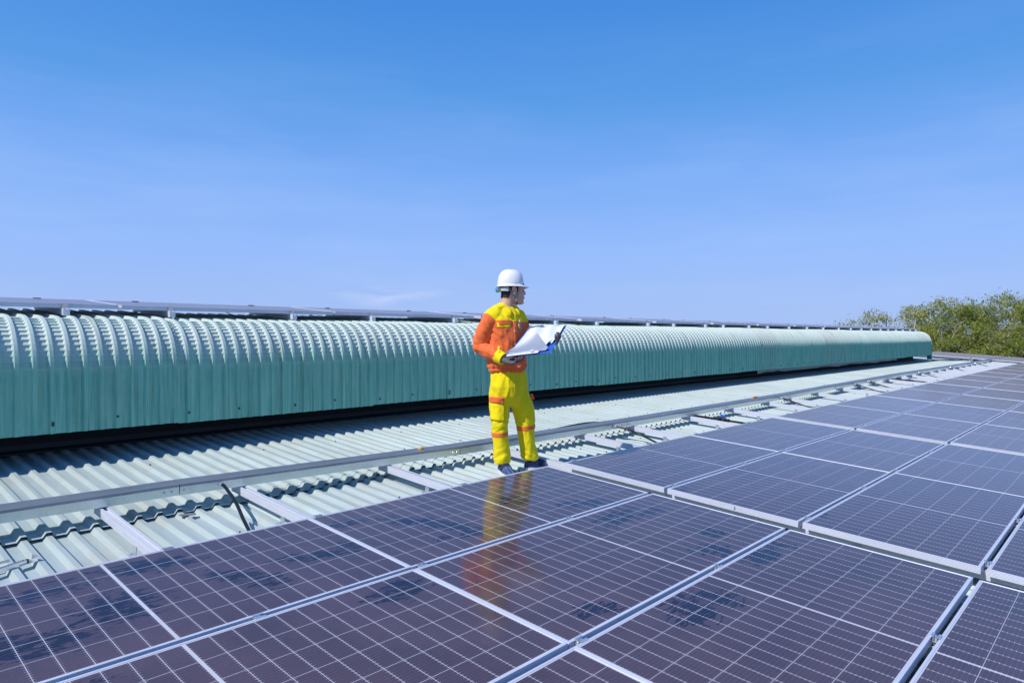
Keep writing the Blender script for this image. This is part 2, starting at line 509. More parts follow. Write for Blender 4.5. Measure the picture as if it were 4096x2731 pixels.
# walls below, far slope behind the ridge
bm = bmesh.new()
for (a, b) in (((U0, 9.0), (U1, 9.0)),):
    p, q = RP(a[0], a[1], LOW - .06), RP(b[0], b[1], LOW - .06)
    add_box(bm, (p.x, p.y, -7.0), (q.x, p.y + 0.2, p.z))
bm_obj('side_wall', bm, M['wall'], building)
bm = bmesh.new()
vy = [(-4.3, LOW + .03), (-1.0, LOW - .02), (9.0, LOW - .03)]
def gable(bm, x0, x1):
    poly = [(RP(0, v, w).y, RP(0, v, w).z) for v, w in vy]
    yb = poly[-1][0]
    poly = [(13.0, -7.0), (13.0, -0.35)] + poly + [(yb, -7.0)]
    add_prism(bm, poly, lambda p, t: Vector((t, p[0], p[1])), x0, x1)
gable(bm, U1 - .02, U1 + .15)
bm_obj('gable_wall', bm, M['wall'], building)
bm = bmesh.new()
gable(bm, U0 - .15, U0 + .02)
bm_obj('gable_wall', bm, M['wall'], building)
raw_obj('rear_roof_sheet', [(U0, RP(0, -4.3, 0).y, RP(0, -4.3, LOW + .05).z), (U1, RP(0, -4.3, 0).y, RP(0, -4.3, LOW + .05).z), (U1, 13.2, -0.32), (U0, 13.2, -0.32)], [(0, 1, 2, 3)], M['roof'], building)
# screws with rubber washers on the ribs
sb = bmesh.new()
bmesh.ops.create_cone(sb, cap_ends=True, segments=8, radius1=.0075, radius2=.0075, depth=.003)
bmesh.ops.create_cone(sb, cap_ends=True, segments=6, radius1=.0042, radius2=.0038, depth=.009, matrix=Matrix.Translation((0, 0, .005)))
screw0 = bm_obj('screw', sb, M['screw'], building)
first = True
rnd = random.Random(11)
cnt = 0
for (v, wtop, u0, u1, st) in ((-1.45, LOW + .0235 + RH, -1.0, 13, 6), (-2.12, LOW + .0235 + RH, -0.3, 9, 7), (-0.33, LOW + RH, -1.6, 9, 6), (-.62, LOW + RH, 3.2, 12, 9)):
    u = math.ceil((u0 - U0) / RIB) * RIB + U0
    while u < u1:
        s = screw0 if first else screw0.copy()
        if not first: C.objects.link(s)
        first = False
        s.location = RP(u + .077, v + rnd.uniform(-.05, .05), wtop + .0015)
        s.rotation_euler = (TH, 0, 0)
        u += RIB * (st + rnd.choice((-2, -1, 0, 1)))
        cnt += 1

# ------------------------------------------------------------------ the long curved ridge ventilator
VY = 2.53                        # its front face
ZB, ZS, RAD = 0.292, 0.782, 0.385
VEND = 27.7
vault = empty('ridge_ventilator', (0, VY, 0.15))
tag(vault, 'long curved green corrugated ridge ventilator with a shadow gap below it', 'roof ventilator')
NR = 9
VRIB = 0.1096
SW = NR * VRIB
def vault_path():
    """(y, z, ny, nz, crimp offset) along the section, front bottom to the ridge and down the far side"""
    pts = [(0, ZB, -1, 0, 0), (0, ZB + .17, -1, 0, 0), (0, ZB + .34, -1, 0, 0), (0, ZS - .015, -1, 0, 0)]
    N = 13
    amax = R(86)
    for i in range(N):
        a0 = amax * i / N
        a1 = amax * (i + 1) / N
        for a, off in ((a0 + .002, 0.0025), (a1 - .005, -0.0090)):
            pts.append((RAD - RAD * math.cos(a), ZS + RAD * math.sin(a), -math.cos(a), math.sin(a), off))
    yt, zt = pts[-1][0], pts[-1][1]
    for d in (0.35, 0.7, 1.03):
        pts.append((yt + d, zt + d * 0.085, -0.08, 1, 0))
    ym = yt + 1.03
    back = [(2 * ym - p[0], p[1], -p[2], p[3], 0) for p in pts[:-1]][::-1]
    return pts + back[::3] + [back[-1]]
PATH = vault_path()
def vault_sheet_mesh():
    verts, faces = [], []
    cols = []
    for k in range(NR):
        u = k * VRIB
        cols += [(u, 0), (u + .054, 0), (u + .067, 1), (u + .090, 1), (u + .102, 0)]
    cols.append((NR * VRIB + .012, 0))
    h = 0.0175
    for (y, z, ny, nz, off) in PATH:
        for ci, (u, hi) in enumerate(cols):
            d = h if hi else off
            lap = 0.0045 * u / SW
            verts.append((u, y + ny * (d + lap), z + nz * (d + lap)))
    n = len(cols)
    for r in range(len(PATH) - 1):
        for i in range(n - 1):
            a = r * n + i
            faces.append((a, a + 1, a + n + 1, a + n))
    me = bpy.data.meshes.new('cladding_sheet')
    me.from_pydata(verts, [], faces); me.update()
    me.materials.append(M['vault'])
    return me
vs_me = vault_sheet_mesh()
u = 1.231 - 9 * SW
rnd = random.Random(5)
while u < VEND - 0.2:
    me = vs_me
    o = bpy.data.objects.new('cladding_sheet', me)
    C.objects.link(o)
    o.parent = vault
    o.location = Vector((u, rnd.uniform(-.004, .004), -0.15 + rnd.uniform(-.006, .006)))
    if u + SW > VEND - .05:
        o.scale.x = (VEND - u) / SW
    o.rotation_euler = (0, rnd.uniform(-.0015, .0015), 0)
    u += SW
VU0 = 1.231 - 9 * SW
def vobj(name, bm, mat): 
    o = bm_obj(name, bm, mat, vault); o.location = Vector((0, 0, 0)); o.matrix_parent_inverse = Matrix.Translation((0, -VY, -0.15)); return o
bm = bmesh.new()
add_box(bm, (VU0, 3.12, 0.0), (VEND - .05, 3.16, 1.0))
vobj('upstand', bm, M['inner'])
bm = bmesh.new()                 # flashing at its foot
fz = RP(0, -3.12, LOW + .0235 + RH).z
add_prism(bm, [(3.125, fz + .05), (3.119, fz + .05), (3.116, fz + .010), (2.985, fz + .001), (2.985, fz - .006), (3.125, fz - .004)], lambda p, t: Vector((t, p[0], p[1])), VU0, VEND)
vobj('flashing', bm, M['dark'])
bm = bmesh.new()                 # end cap
poly = [(VY + p[0], p[1]) for p in PATH]
add_prism(bm, poly, lambda p, t: Vector((t, p[0], p[1])), VEND + .005, VEND + .012)
vobj('end_cap', bm, M['wall'])
bm = bmesh.new()
add_box(bm, (VEND - .06, VY - .03, ZB - .17), (VEND + .02, VY + .0, ZS + .02))
add_box(bm, (VEND + .013, VY - .03, ZB - .17), (VEND + .022, VY + .14, ZS + .02))
vobj('corner_trim', bm, M['vault'])
bm = bmesh.new()                 # torn strip of flashing hanging in the gap far along
verts_prev = None
for i in range(41):
    uu = 12.0 + 11.0 * i / 40
    dz = 0.04 * noise.noise(Vector((uu * .9, 0, 0))) + 0.02 * noise.noise(Vector((uu * 3, 5, 0)))
    yy = VY + .05 + .03 * noise.noise(Vector((uu * 1.3, 9, 0)))
    a = bm.verts.new((uu, yy, ZB + .02)); b = bm.verts.new((uu, yy - .02, ZB - .06 + dz))
    if verts_prev: bm.faces.new((verts_prev[0], a, b, verts_prev[1]))
    verts_prev = (a, b)
vobj('torn_flashing', bm, simple('grey_torn_flashing', (0.22, 0.24, 0.24), 0.6))
# washers and screws low on the front
sb = bmesh.new()
bmesh.ops.create_cone(sb, cap_ends=True, segments=10, radius1=.011, radius2=.009, depth=.004, matrix=Matrix.Rotation(PI / 2, 4, 'X'))
bmesh.ops.create_cone(sb, cap_ends=True, segments=6, radius1=.005, radius2=.005, depth=.012, matrix=Matrix.Translation((0, -.006, 0)) @ Matrix.Rotation(PI / 2, 4, 'X'))
bolt_me = bpy.data.meshes.new('screw'); bmesh.ops.recalc_face_normals(sb, faces=sb.faces); sb.to_mesh(bolt_me); sb.free(); bolt_me.materials.append(M['screw'])
for k in range(-8, 18):
    for (du, zz) in ((.081, ZB + .07), (.079 + 4 * VRIB, ZB + .085), (.081, ZS + .16 if k % 2 else ZB + .075)):
        if zz > ZS: continue
        s = bpy.data.objects.new('screw', bolt_me); C.objects.link(s); s.parent = vault
        s.location = Vector((1.231 + k * SW + du, -.024, zz - .15 + rnd.uniform(-.012, .012)))

# ------------------------------------------------------------------ solar panels
FR = 0.038                       # frame depth
def panel_meshes():
    # frame: one profile swept round the rectangle with mitred corners (outside face grooved)
    prof = [(0.0110, -.0012), (0.0100, 0.0), (0.0008, 0.0), (0.0, -.0008)]
    z = -.006
    while z > -.034:
        prof += [(0.0, z + .0012), (0.0012, z), (0.0012, z - .0012), (0.0, z - .0024)]
        z -= .0068
    prof += [(0.0, -FR), (0.024, -FR), (0.024, -FR + .0016), (0.0018, -FR + .0016), (0.0018, -.0075), (0.0110, -.0075)]
    verts, faces = [], []
    n = len(prof)
    for (sx, sy, cx, cy) in ((1, -1, 0, 0), (-1, -1, PL, 0), (-1, 1, PL, -PB), (1, 1, 0, -PB)):
        for (d, z) in prof:
            verts.append((cx + sx * d, cy + sy * d, z))
    for c in range(4):
        for i in range(n):
            a, b = c * n, ((c + 1) % 4) * n
            j = (i + 1) % n
            faces.append((a + i, b + i, b + j, a + j))
    fm = bpy.data.meshes.new('frame'); fm.from_pydata(verts, [], faces); fm.update(); fm.materials.append(M['frame'])
    g = bpy.data.meshes.new('cell_glass')
    i = .0095
    g.from_pydata([(i, -i, -.0020), (PL - i, -i, -.0020), (PL - i, -PB + i, -.0020), (i, -PB + i, -.0020),
                   (i, -i, -.0064), (PL - i, -i, -.0064), (PL - i, -PB + i, -.0064), (i, -PB + i, -.0064)], [],
                  [(3, 2, 1, 0), (4, 5, 6, 7), (0, 1, 5, 4), (1, 2, 6, 5), (2, 3, 7, 6), (3, 0, 4, 7)])
    g.update(); g.materials.append(M['cells']); g.materials.append(M['back'])
    g.polygons[1].material_index = 1
    g2 = []
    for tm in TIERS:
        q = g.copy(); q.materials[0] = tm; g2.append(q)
    return fm, g, g2
frame_me, glass_me, glass_tiers = panel_meshes()
for g in [glass_me] + glass_tiers:      # normals up
    bmx = bmesh.new(); bmx.from_mesh(g); bmesh.ops.recalc_face_normals(bmx, faces=bmx.faces); bmx.to_mesh(g); bmx.free()
bmx = bmesh.new(); bmx.from_mesh(frame_me); bmesh.ops.recalc_face_normals(bmx, faces=bmx.faces); bmx.to_mesh(frame_me); bmx.free()

GV = 0.026
PITCHV = PB + GV
rnd = random.Random(21)
def panel(loc, tilt, far, label, group, jitter=True, rz=0.0):
    t = empty('solar_panel', loc, (tilt + (rnd.uniform(-.0012, .0012) if jitter else 0), rnd.uniform(-.001, .001) if jitter else 0, rz + (rnd.uniform(-.0008, .0008) if jitter else 0)))
    tag(t, label, 'solar panel', group)
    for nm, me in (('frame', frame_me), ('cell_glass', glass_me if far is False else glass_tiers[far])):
        o = bpy.data.objects.new(nm, me); C.objects.link(o); o.parent = t
    return t

def visible(corners, mx=0.16):
    ps = [look_at_view(c) for c in corners]
    ps = [p for p in ps if p]
    if not ps: return False
    return max(p[0] for p in ps) > -mx and min(p[0] for p in ps) < 1 + mx and min(p[1] for p in ps) < 1.06 and max(p[1] for p in ps) > -mx and True

# columns of panels along the ridge: a near block, then pairs with a walking gap between
cols = []
for k in range(4): cols.append((-k * (PL + .0025), 'near', k))
starts = [2.301, 6.643, 10.885, 15.179, 19.45, 23.72, 27.99]
for b, s in enumerate(starts):
    cols.append((s, 'pair', 2 * b)); cols.append((s + PL + .0025, 'pair', 2 * b + 1))
ROWW = ['top row beside the cable tray', 'second row from the cable tray', 'third row from the cable tray', 'fourth row from the cable tray',
        'fifth row from the cable tray', 'sixth row from the cable tray', 'seventh row from the cable tray', 'eighth row from the cable tray']
for (u, kind, k) in cols:
    for r in range(8):
        v = r * PITCHV
        cs = [RP(u + a, v + b, 0) for a in (0, PL) for b in (0, PB)]
        if not visible(cs): continue
        if kind == 'near':
            place = ['just left of the gap at the worker\'s feet', 'second left of the gap by the worker', 'third left of the gap by the worker', 'fourth left of the gap by the worker'][k]
            lab = 'smeared solar panel, %s, %s' % (ROWW[r].replace(' from the cable tray', ' down').replace(' beside the cable tray', ''), place)
        else:
            lab = 'solar panel, %s, %s panel beyond the worker' % (ROWW[r], ORD[k + 1])
        if kind == 'near' and r > 2: lab = lab.replace('smeared ', 'dusty ')
        du = rnd.uniform(-.003, .003)
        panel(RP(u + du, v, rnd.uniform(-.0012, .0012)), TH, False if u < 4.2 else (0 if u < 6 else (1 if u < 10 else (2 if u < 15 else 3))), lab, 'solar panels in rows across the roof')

# panels on top of the ventilator
TT = math.atan2(0.076, 0.91)
tops = [-2.151 - .01, -0.041, 2.069, 4.29, 6.495, 8.711, 10.932, 13.15, 15.37, 17.55, 19.66, 21.77, 23.88, 25.985]
vp = 0
for i, s in enumerate(tops):
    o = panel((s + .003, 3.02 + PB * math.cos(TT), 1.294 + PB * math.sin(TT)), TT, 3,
          'solar panel on top of the curved ventilator, %s from the left' % ORD[i + 1], 'solar panels along the ventilator top')
# panels on the rack at the far end of the roof
k = 0
for j in range(2):
    for i in range(5):
        k += 1
        uu = 30.3 + i * (PB + .03)
        vv = -1.66 - j * (PL + .03)
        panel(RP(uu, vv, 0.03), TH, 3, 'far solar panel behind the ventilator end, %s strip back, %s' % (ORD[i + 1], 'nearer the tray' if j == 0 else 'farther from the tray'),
              'solar panels on the rack at the far roof end', rz=PI / 2)
for o in [o for o in C.objects if o.name.startswith('solar_panel') and o.get('group') == 'solar panels on the rack at the far roof end']:
    # turned a quarter: long side runs down the slope
    o.rotation_euler = (Matrix.Rotation(TH, 3, 'X') @ Matrix.Rotation(PI / 2, 3, 'Z')).to_euler()
    uu, vv = o.location.x, o.location.y
    o.location = o.location - Vector((0, PL * CT, PL * ST)) + Vector((0, PL * CT, PL * ST)) * 0
rack = empty('panel_rack', RP(30.3, -1.66, LOW + .0235 + RH), (TH, 0, 0))
tag(rack, 'low metal rack carrying the far panels behind the ventilator end', 'rack')
bm = bmesh.new()
for uu in (0.06, 2.4, 4.7):
    add_box(bm, (uu, -0.05, .03), (uu + .04, 4.3, .078))
bm_obj('rack_rail', bm, M['alu'], rack)
for uu in (0.06, 2.4, 4.7):
    for yy in (.05, 2.1, 4.1):
        bm = bmesh.new(); add_box(bm, (uu, yy, .001), (uu + .035, yy + .035, .03)); bm_obj('foot', bm, M['alu'], rack)

# ------------------------------------------------------------------ cable tray along the top of the array
JO = [-2.75, -0.337, 1.892, 4.346, 6.77, 9.09] + [9.09 + 2.40 * i for i in range(1, 11)] + [34.9]
def tray_v(u):
    return interp(u, [-3, -0.34, 2.0, 5.0, 9.0, 13, 17, 24, 35], [-1.02, -0.968, -0.80, -0.752, -0.768, -0.86, -0.93, -0.93, -1.02])
tray = empty('cable_tray', RP(-2.75, tray_v(-2.75), -.037))
tag(tray, 'long galvanised cable tray with lid running between ventilator and panels', 'cable tray')
TINV = Matrix.Translation(tray.location).inverted()
def tobj(name, bm, mat, smooth=False, parent=None):
    o = bm_obj(name, bm, mat, parent or tray, smooth)
    if parent is None: o.matrix_parent_inverse = TINV
    return o
TW, TH0, TH1 = 0.125, -0.0365, 0.0300
riv = bmesh.new()
bmesh.ops.create_uvsphere(riv, u_segments=8, v_segments=5, radius=.0065)
riv_me = bpy.data.meshes.new('rivet'); riv.to_mesh(riv_me); riv.free(); riv_me.materials.append(M['bright'])
for a, b in zip(JO, JO[1:]):
    g = .0025
    seg = 6
    us = [a + g + (b - a - 2 * g) * i / seg for i in range(seg + 1)]
    def strip(bm, poly):
        rings = []
        for uu in us:
            vf = tray_v(a) + (tray_v(b) - tray_v(a)) * (uu - a) / (b - a)
            rings.append([bm.verts.new(RP(uu, vf - dv, w + .0012 * noise.noise(Vector((uu * 2.0, a, w * 9))))) for dv, w in poly])
        n = len(poly)
        for p, q in zip(rings, rings[1:]):
            for i in range(n):
                bm.faces.new((p[i], p[(i + 1) % n], q[(i + 1) % n], q[i]))
        bm.faces.new(rings[0]); bm.faces.new(rings[-1][::-1])
    bm = bmesh.new()
    strip(bm, [(0, TH0), (0, TH1), (TW, TH1), (TW, TH0)])
    sec = tobj('tray_section', bm, M['tray'])
    bm = bmesh.new()
    strip(bm, [(-.0035, TH1 - .012), (-.0035, TH1 + .004), (TW + .0035, TH1 + .004), (TW + .0035, TH1 - .012), (TW + .001, TH1 - .012), (TW + .001, TH1 + .001), (-.001, TH1 + .001), (-.001, TH1 - .012)])
    tobj('lid', bm, M['lid'])
    if a < 14:
        for du in (-.088, -.045, .028, .066):
            uu = b + du
            va, vb = (a, b) if du < 0 else (b, b + 2.4)
            vf = tray_v(b)
            s = bpy.data.objects.new('rivet', riv_me); C.objects.link(s); s.parent = tray; s.matrix_parent_inverse = TINV
            s.location = RP(uu, vf + .003, TH0 + .030)

# ------------------------------------------------------------------ rails down the slope
rails_u = [-1.72, -0.756, 0.058, 1.189, 2.42, 3.598, 4.502, 5.784, 7.009, 8.251, 9.141, 10.475, 11.921, 13.1, 14.2, 15.397, 16.562, 17.608, 18.6, 19.6, 20.6, 21.6, 22.6, 23.6, 24.6, 25.6, 26.6, 27.7, 28.9, 30.1, 31.3, 32.5]
RW, RHT = 0.042, 0.053
RTOP = -FR - .0015
VR1 = 7.6
def box_me(name, parts, mat):
    bm = bmesh.new()
    for lo, hi in parts: add_box(bm, lo, hi)
    bmesh.ops.recalc_face_normals(bm, faces=bm.faces)
    me = bpy.data.meshes.new(name); bm.to_mesh(me); bm.free(); me.materials.append(mat)
    return me
mid_me = box_me('mid_clamp', [((-.022, -.017, .001), (.022, -.0115, .005)), ((-.022, .0115, .001), (.022, .017, .005)), ((-.022, -.0085, -.02), (.022, -.0065, .005)), ((-.022, .0065, -.02), (.022, .0085, .005)),
                               ((-.022, -.0115, .001), (.022, -.0085, .005)), ((-.022, .0085, .001), (.022, .0115, .005)), ((-.022, -.0065, -.02), (.022, .0065, -.017))], M['bright'])
bmx = bmesh.new(); bmx.from_mesh(mid_me)
bmesh.ops.create_cone(bmx, cap_ends=True, segments=8, radius1=.0055, radius2=.0055, depth=.02, matrix=Matrix.Translation((0, 0, -.006)))
bmx.to_mesh(mid_me); bmx.free()
end_me = box_me('end_clamp', [((-.024, -.012, .001), (.024, .010, .005)), ((-.024, .0085, -.04), (.024, .0115, .001)), ((-.024, .0115, -.04), (.024, .030, -.036))], M['bright'])
foot_me = box_me('mounting_foot', [((-.040, -.022, .0), (-.002, .022, .005)), ((-.007, -.022, .005), (-.002, .022, .046)), ((-.028, -.007, .005), (-.016, .007, .012))], M['bright'])
def rail_me(L):
    bm = bmesh.new()
    h = RHT
    poly = [(-RW / 2, -h), (RW / 2, -h), (RW / 2, 0), (.009, 0), (.009, -.003), (.016, -.003), (.016, -.014), (-.016, -.014), (-.016, -.003), (-.009, -.003), (-.009, 0), (-RW / 2, 0),
            (-RW / 2, -.012), (-RW / 2 + .001, -.013), (-RW / 2 + .001, -.016), (-RW / 2, -.017)]
    add_prism(bm, poly, lambda p, t: Vector((p[0], t, p[1])), 0, -L)
    bmesh.ops.recalc_face_normals(bm, faces=bm.faces)
    me = bpy.data.meshes.new('channel'); bm.to_mesh(me); bm.free(); me.materials.append(M['alu'])
    return me
for i, uu in enumerate(rails_u):
    v0 = tray_v(uu) - .115
    # keep only the length that can be seen
    vend = 1.2
    for r in range(8):
        if visible([RP(uu, r * PITCHV, 0)]): vend = r * PITCHV + 1.0
    t = empty('roof_rail', RP(uu, v0, RTOP), (TH, 0, 0))
    tag(t, 'aluminium roof rail from tray under panels, %s from the left' % ORD[i + 1], 'rail', 'rails running down the roof under the panels')
    o = link('channel', rail_me(vend - v0), None, t)
    for vf in [-0.36 + rnd.uniform(-.04, .04)] + [1.3 * q + .9 for q in range(int(vend / 1.3) + 1) if 1.3 * q + .9 < vend]:
        f = link('mounting_foot', foot_me, None, t)
        f.location = (-RW / 2, -(vf - v0), LOW + RH - RTOP)
    # is there a panel over this rail?
    over = any(u - .01 < uu < u + PL + .01 for (u, kd, k2) in cols)
    if over:
        e = link('end_clamp', end_me, None, t); e.location = (0, v0 - .0, -RTOP); e.location.y = v0 + .0
        e.location = (0, -(0 - v0), -RTOP)
        for r in range(1, 8):
            vv = r * PITCHV - GV / 2
            if vv > vend: break
            c = link('mid_clamp', mid_me, None, t); c.location = (0, -(vv - v0), -RTOP)

# rails on the ventilator under its panels
vrails = [-1.45, -0.46, 0.362, 1.564, 2.545, 3.805, 4.85, 5.832, 6.87, 8.4, 9.288, 10.537, 11.325, 12.57, 13.584, 14.879, 16.091, 17.3, 18.578, 19.666, 20.692, 21.725, 22.765, 23.672, 24.656, 25.598, 26.62, 27.445]
vend_me = box_me('end_clamp', [((-.020, -.008, .001), (.020, .010, .005)), ((-.020, -.0115, -.05), (.020, -.0085, .005)), ((-.014, -.022, -.048), (.014, -.0115, -.036))], M['bright'])
vback_me = box_me('end_clamp', [((-.03, -.010, .001), (.03, .008, .005)), ((-.03, .006, -.04), (.03, .010, .005))], M['dark'])
for i, uu in enumerate(vrails):
    t = empty('ventilator_rail', (uu, 2.965, 1.294 - FR - .0015 - .055 * math.sin(TT)), (TT, 0, 0))
    tag(t, 'short bright rail end under the ventilator panels, %s from the left' % ORD[i + 1], 'rail', 'rails on top of the ventilator')
    bm = bmesh.new()
    h = .055
    add_prism(bm, [(-.024, -h), (.024, -h), (.024, 0), (.009, 0), (.009, -.006), (-.009, -.006), (-.009, 0), (-.024, 0)], lambda p, q: Vector((p[0], q, p[1])), 0, 1.06)
    bm_obj('channel', bm, M['alu'], t)
    e = link('end_clamp', vend_me, None, t); e.location = (0, .055, FR + .0015)
    e = link('end_clamp', vback_me, None, t); e.location = (0, .055 + PB, FR + .0015)
    bm = bmesh.new()
    add_box(bm, (.006, .02, -.10), (.022, .026, -.02)); add_box(bm, (-.03, -.02, -.104), (.022, .026, -.098))
    bm_obj('bracket', bm, M['bright'], t)
    for yy in (.45, .95):
        bm = bmesh.new()
        add_box(bm, (-.018, yy, -.13), (.018, yy + .04, -h))
        bm_obj('support_block', bm, M['alu'], t)
# loose cables under those panels
for i, (u0, u1, z0) in enumerate(((0.9, 1.35, 1.225), (1.8, 2.5, 1.20), (3.9, 4.25, 1.22), (6.3, 6.9, 1.215), (10.8, 11.3, 1.21))):
    bm = bmesh.new()
    pts = catmull([(u0, 3.10, 1.262), (u0 + .3 * (u1 - u0), 3.06, z0 - .02), (u0 + .65 * (u1 - u0), 3.05, z0 - .025), (u1, 3.10, 1.262)], 6)
    add_tube(bm, pts, .004, 6)
    o = bm_obj('loose_cable', bm, M['black'])
    tag(o, 'thin black cable drooping under the ventilator panels, %s from the left' % ORD[i + 1], 'cable', 'cables drooping under the ventilator panels')

# ------------------------------------------------------------------ flexible conduits from tray to panels
def conduit(i, ug, pts, label, r=.0098, ribs=True):
    vg = tray_v(ug) + .003
    base = RP(ug, vg, -.002)
    t = empty('flexible_conduit', base)
    tag(t, label, 'conduit', 'black conduits from tray to panels')
    bm = bmesh.new()
    fp = catmull([Vector((0, 0, 0)), RP(ug, vg + .05, -.001) - base] + [RP(*p) - base for p in pts], 46 if ribs else 10)
    rad = [r * (1.0 + (.10 if ribs and k % 2 else 0)) for k in range(len(fp))]
    add_tube(bm, fp, rad, 10)
    bm_obj('hose', bm, M['black'], t, True)
    bm = bmesh.new()
    ax = Vector((0, -CT, -ST))
    add_tube(bm, [ax * 0, ax * .010], .021, 8); add_tube(bm, [ax * .012, ax * .024], .0185, 6); add_tube(bm, [ax * .024, ax * .042], .0155, 10)
    bm_obj('gland', bm, M['bright'], t)
conduit(0, -.085, [(-.105, -.80, -.008), (-.135, -.62, -.035), (-.19, -.38, -.085), (-.235, -.16, -.112), (-.25, .06, -.112)], 'ribbed black conduit curving down from the tray at left')
conduit(1, 4.10, [(4.13, -.60, -.015), (4.17, -.45, -.055), (4.12, -.22, -.095), (4.03, -.05, -.108), (3.95, .12, -.108)], 'ribbed black conduit just right of the worker')
far = [(8.67, 'black conduit off the tray, second past the worker'), (12.63, 'black conduit off the tray, third past the worker'), (13.626, 'black conduit off the tray, fourth past the worker'),
       (18.319, 'black conduit off the tray, fifth past the worker'), (22.212, 'black conduit off the tray, sixth past the worker'), (26.396, 'black conduit off the tray, seventh past the worker'), (32.0, 'black conduit off the tray, farthest past the worker')]
for i, (ug, lab) in enumerate(far):
    v = tray_v(ug)
    conduit(2 + i, ug, [(ug - .03, v + .16, -.02), (ug + .02, v + .38, -.075), (ug - .02, v + .62, -.105), (ug - .10, .12, -.108)], lab, ribs=False)

def tap(u, label, small=False):
    """black water pipe with a ball valve and a blue lever"""
    v = tray_v(u)
    base = RP(u, v, -.10)
    t = empty('water_valve', base)
    tag(t, label, 'valve', 'water valves on pipes under the tray')
    a, b = RP(u + .02, v - .25, -.10) - base, RP(u + .06, v + .58, -.098) - base
    d = (b - a).normalized()
    bm = bmesh.new(); add_tube(bm, [a, a + d * .95 * (b - a).length], .0135, 10)
    bm_obj('pipe', bm, M['black'], t, True)
    c = a + (b - a) * .56
    up = Vector((0, -ST, CT))
    bm = bmesh.new()
    for s0, s1, r in ((-.085, -.055, .024), (-.055, .055, .0215), (.055, .085, .024), (-.03, .03, .027)):
        add_tube(bm, [c + d * s0, c + d * s1], r, 12)
    add_tube(bm, [c, c + up * .042], .012, 8)
    bm_obj('valve_body', bm, M['black'], t, True)
    bm = bmesh.new()
    s = Vector((1, 0, 0))
    lv = [c + up * .044 + d * x + up * zz for x, zz in ((-.05, .026), (-.03, .012), (0, .004), (.03, .010), (.045, .004))]
    for p, q in zip(lv, lv[1:]):
        Mx = [p - s * .012, p + s * .012, q + s * .012, q - s * .012]
        lo = [bm.verts.new(x) for x in Mx]; hi = [bm.verts.new(x + up * .012) for x in Mx]
        bm.faces.new(hi); bm.faces.new(lo[::-1])
        for k in range(4): bm.faces.new((lo[k], lo[(k + 1) % 4], hi[(k + 1) % 4], hi[k]))
    bm_obj('lever', bm, M['blue'], t)
tap(6.22, 'black pipe valve with blue lever, nearer one right of the worker')
tap(16.4, 'black pipe valve with blue lever, farther one along the tray')

# small stray things
bm = bmesh.new()
for (lo, hi) in (((-.02, -.01, 0), (.015, .012, .012)), ((-.006, -.018, 0), (.02, .0, .018))): add_box(bm, lo, hi, Matrix.Rotation(.5, 4, 'Z'))
o = bm_obj('plastic_scrap', bm, M['scrap_orange']); o.location = RP(1.54, tray_v(1.54) - .09, TH1 + .005)
tag(o, 'small orange scrap on the tray lid left of the worker', 'scrap')
bm = bmesh.new(); add_box(bm, (-.09, -.02, 0), (.09, .02, .012)); add_box(bm, (-.05, -.012, .012), (.06, .014, .02))
o = bm_obj('plastic_scrap', bm, M['scrap_orange']); o.location = RP(7.95, tray_v(7.95) - .10, TH1 + .005)
tag(o, 'flat orange scrap on the tray lid right of the worker', 'scrap')
bm = bmesh.new()
pl = [(-.055, -.02), (.04, -.028), (.06, .0), (.035, .025), (-.05, .022)]
add_prism(bm, pl, lambda p, t: Vector((p[0], p[1], t + .15 * p[0] * p[0])), 0, .0025)
o = bm_obj('metal_offcut', bm, simple('grey_offcut', (.22, .22, .25), .5)); o.location = RP(-.335, -.84, LOW + RH + .004); o.rotation_euler = (TH, 0.1, .3)
tag(o, 'grey rounded sheet offcut lying under the tray at left', 'offcut')
bm = bmesh.new()
add_tube(bm, catmull([RP(3.75, -1.26, -.075), RP(4.0, -1.18, -.04), RP(4.25, -1.14, -.035), RP(4.55, -1.10, -.06)], 8), .009, 8)
o = bm_obj('black_cable', bm, M['black'], None, True); tag(o, 'short black cable behind the tray right of the worker', 'cable')
bm = bmesh.new()
add_tube(bm, catmull([(27.75, 2.50, RP(0, -2.5, -.08).z + .02), (28.6, 2.25, RP(0, -2.3, -.08).z), (30.3, 2.0, RP(0, -2.0, -.08).z), (31.0, 1.9, RP(0, -1.9, -.08).z + .05)], 8), .022, 8)
o = bm_obj('black_cable', bm, M['black'], None, True); tag(o, 'black cable on the roof at the far ventilator end', 'cable')
# steel bracket left on the roof
t = empty('loose_bracket', RP(-1.215, -.56, LOW + RH), (TH, 0, 0))
tag(t, 'loose steel clamp bracket lying on the roof at the left edge', 'bracket')
bm = bmesh.new()
Mb = Matrix.Rotation(R(203), 4, 'Z')
add_box(bm, (0, -.012, .004), (.26, -.008, .022), Mb); add_box(bm, (0, .006, .004), (.26, .010, .022), Mb); add_box(bm, (0, -.012, .002), (.26, .010, .0045), Mb)
bm_obj('strap', bm, M['bright'], t)
bm = bmesh.new()
add_box(bm, (-.045, -.02, .003), (.03, .02, .006), Mb); add_box(bm, (-.048, -.02, .003), (-.045, .02, .032), Mb)
bm_obj('bent_plate', bm, M['bright'], t)
bm = bmesh.new()
bmesh.ops.create_cone(bm, cap_ends=True, segments=6, radius1=.009, radius2=.009, depth=.016, matrix=Mb @ Matrix.Translation((-.008, 0, .014)))
bm_obj('bolt', bm, simple('copper_bolt', (.25, .10, .06), .5, .5), t)
bm = bmesh.new()
add_box(bm, (.05, -.05, .02), (.24, -.040, .03), Matrix.Rotation(R(196), 4, 'Z'))
bm_obj('rod', bm, M['bright'], t)

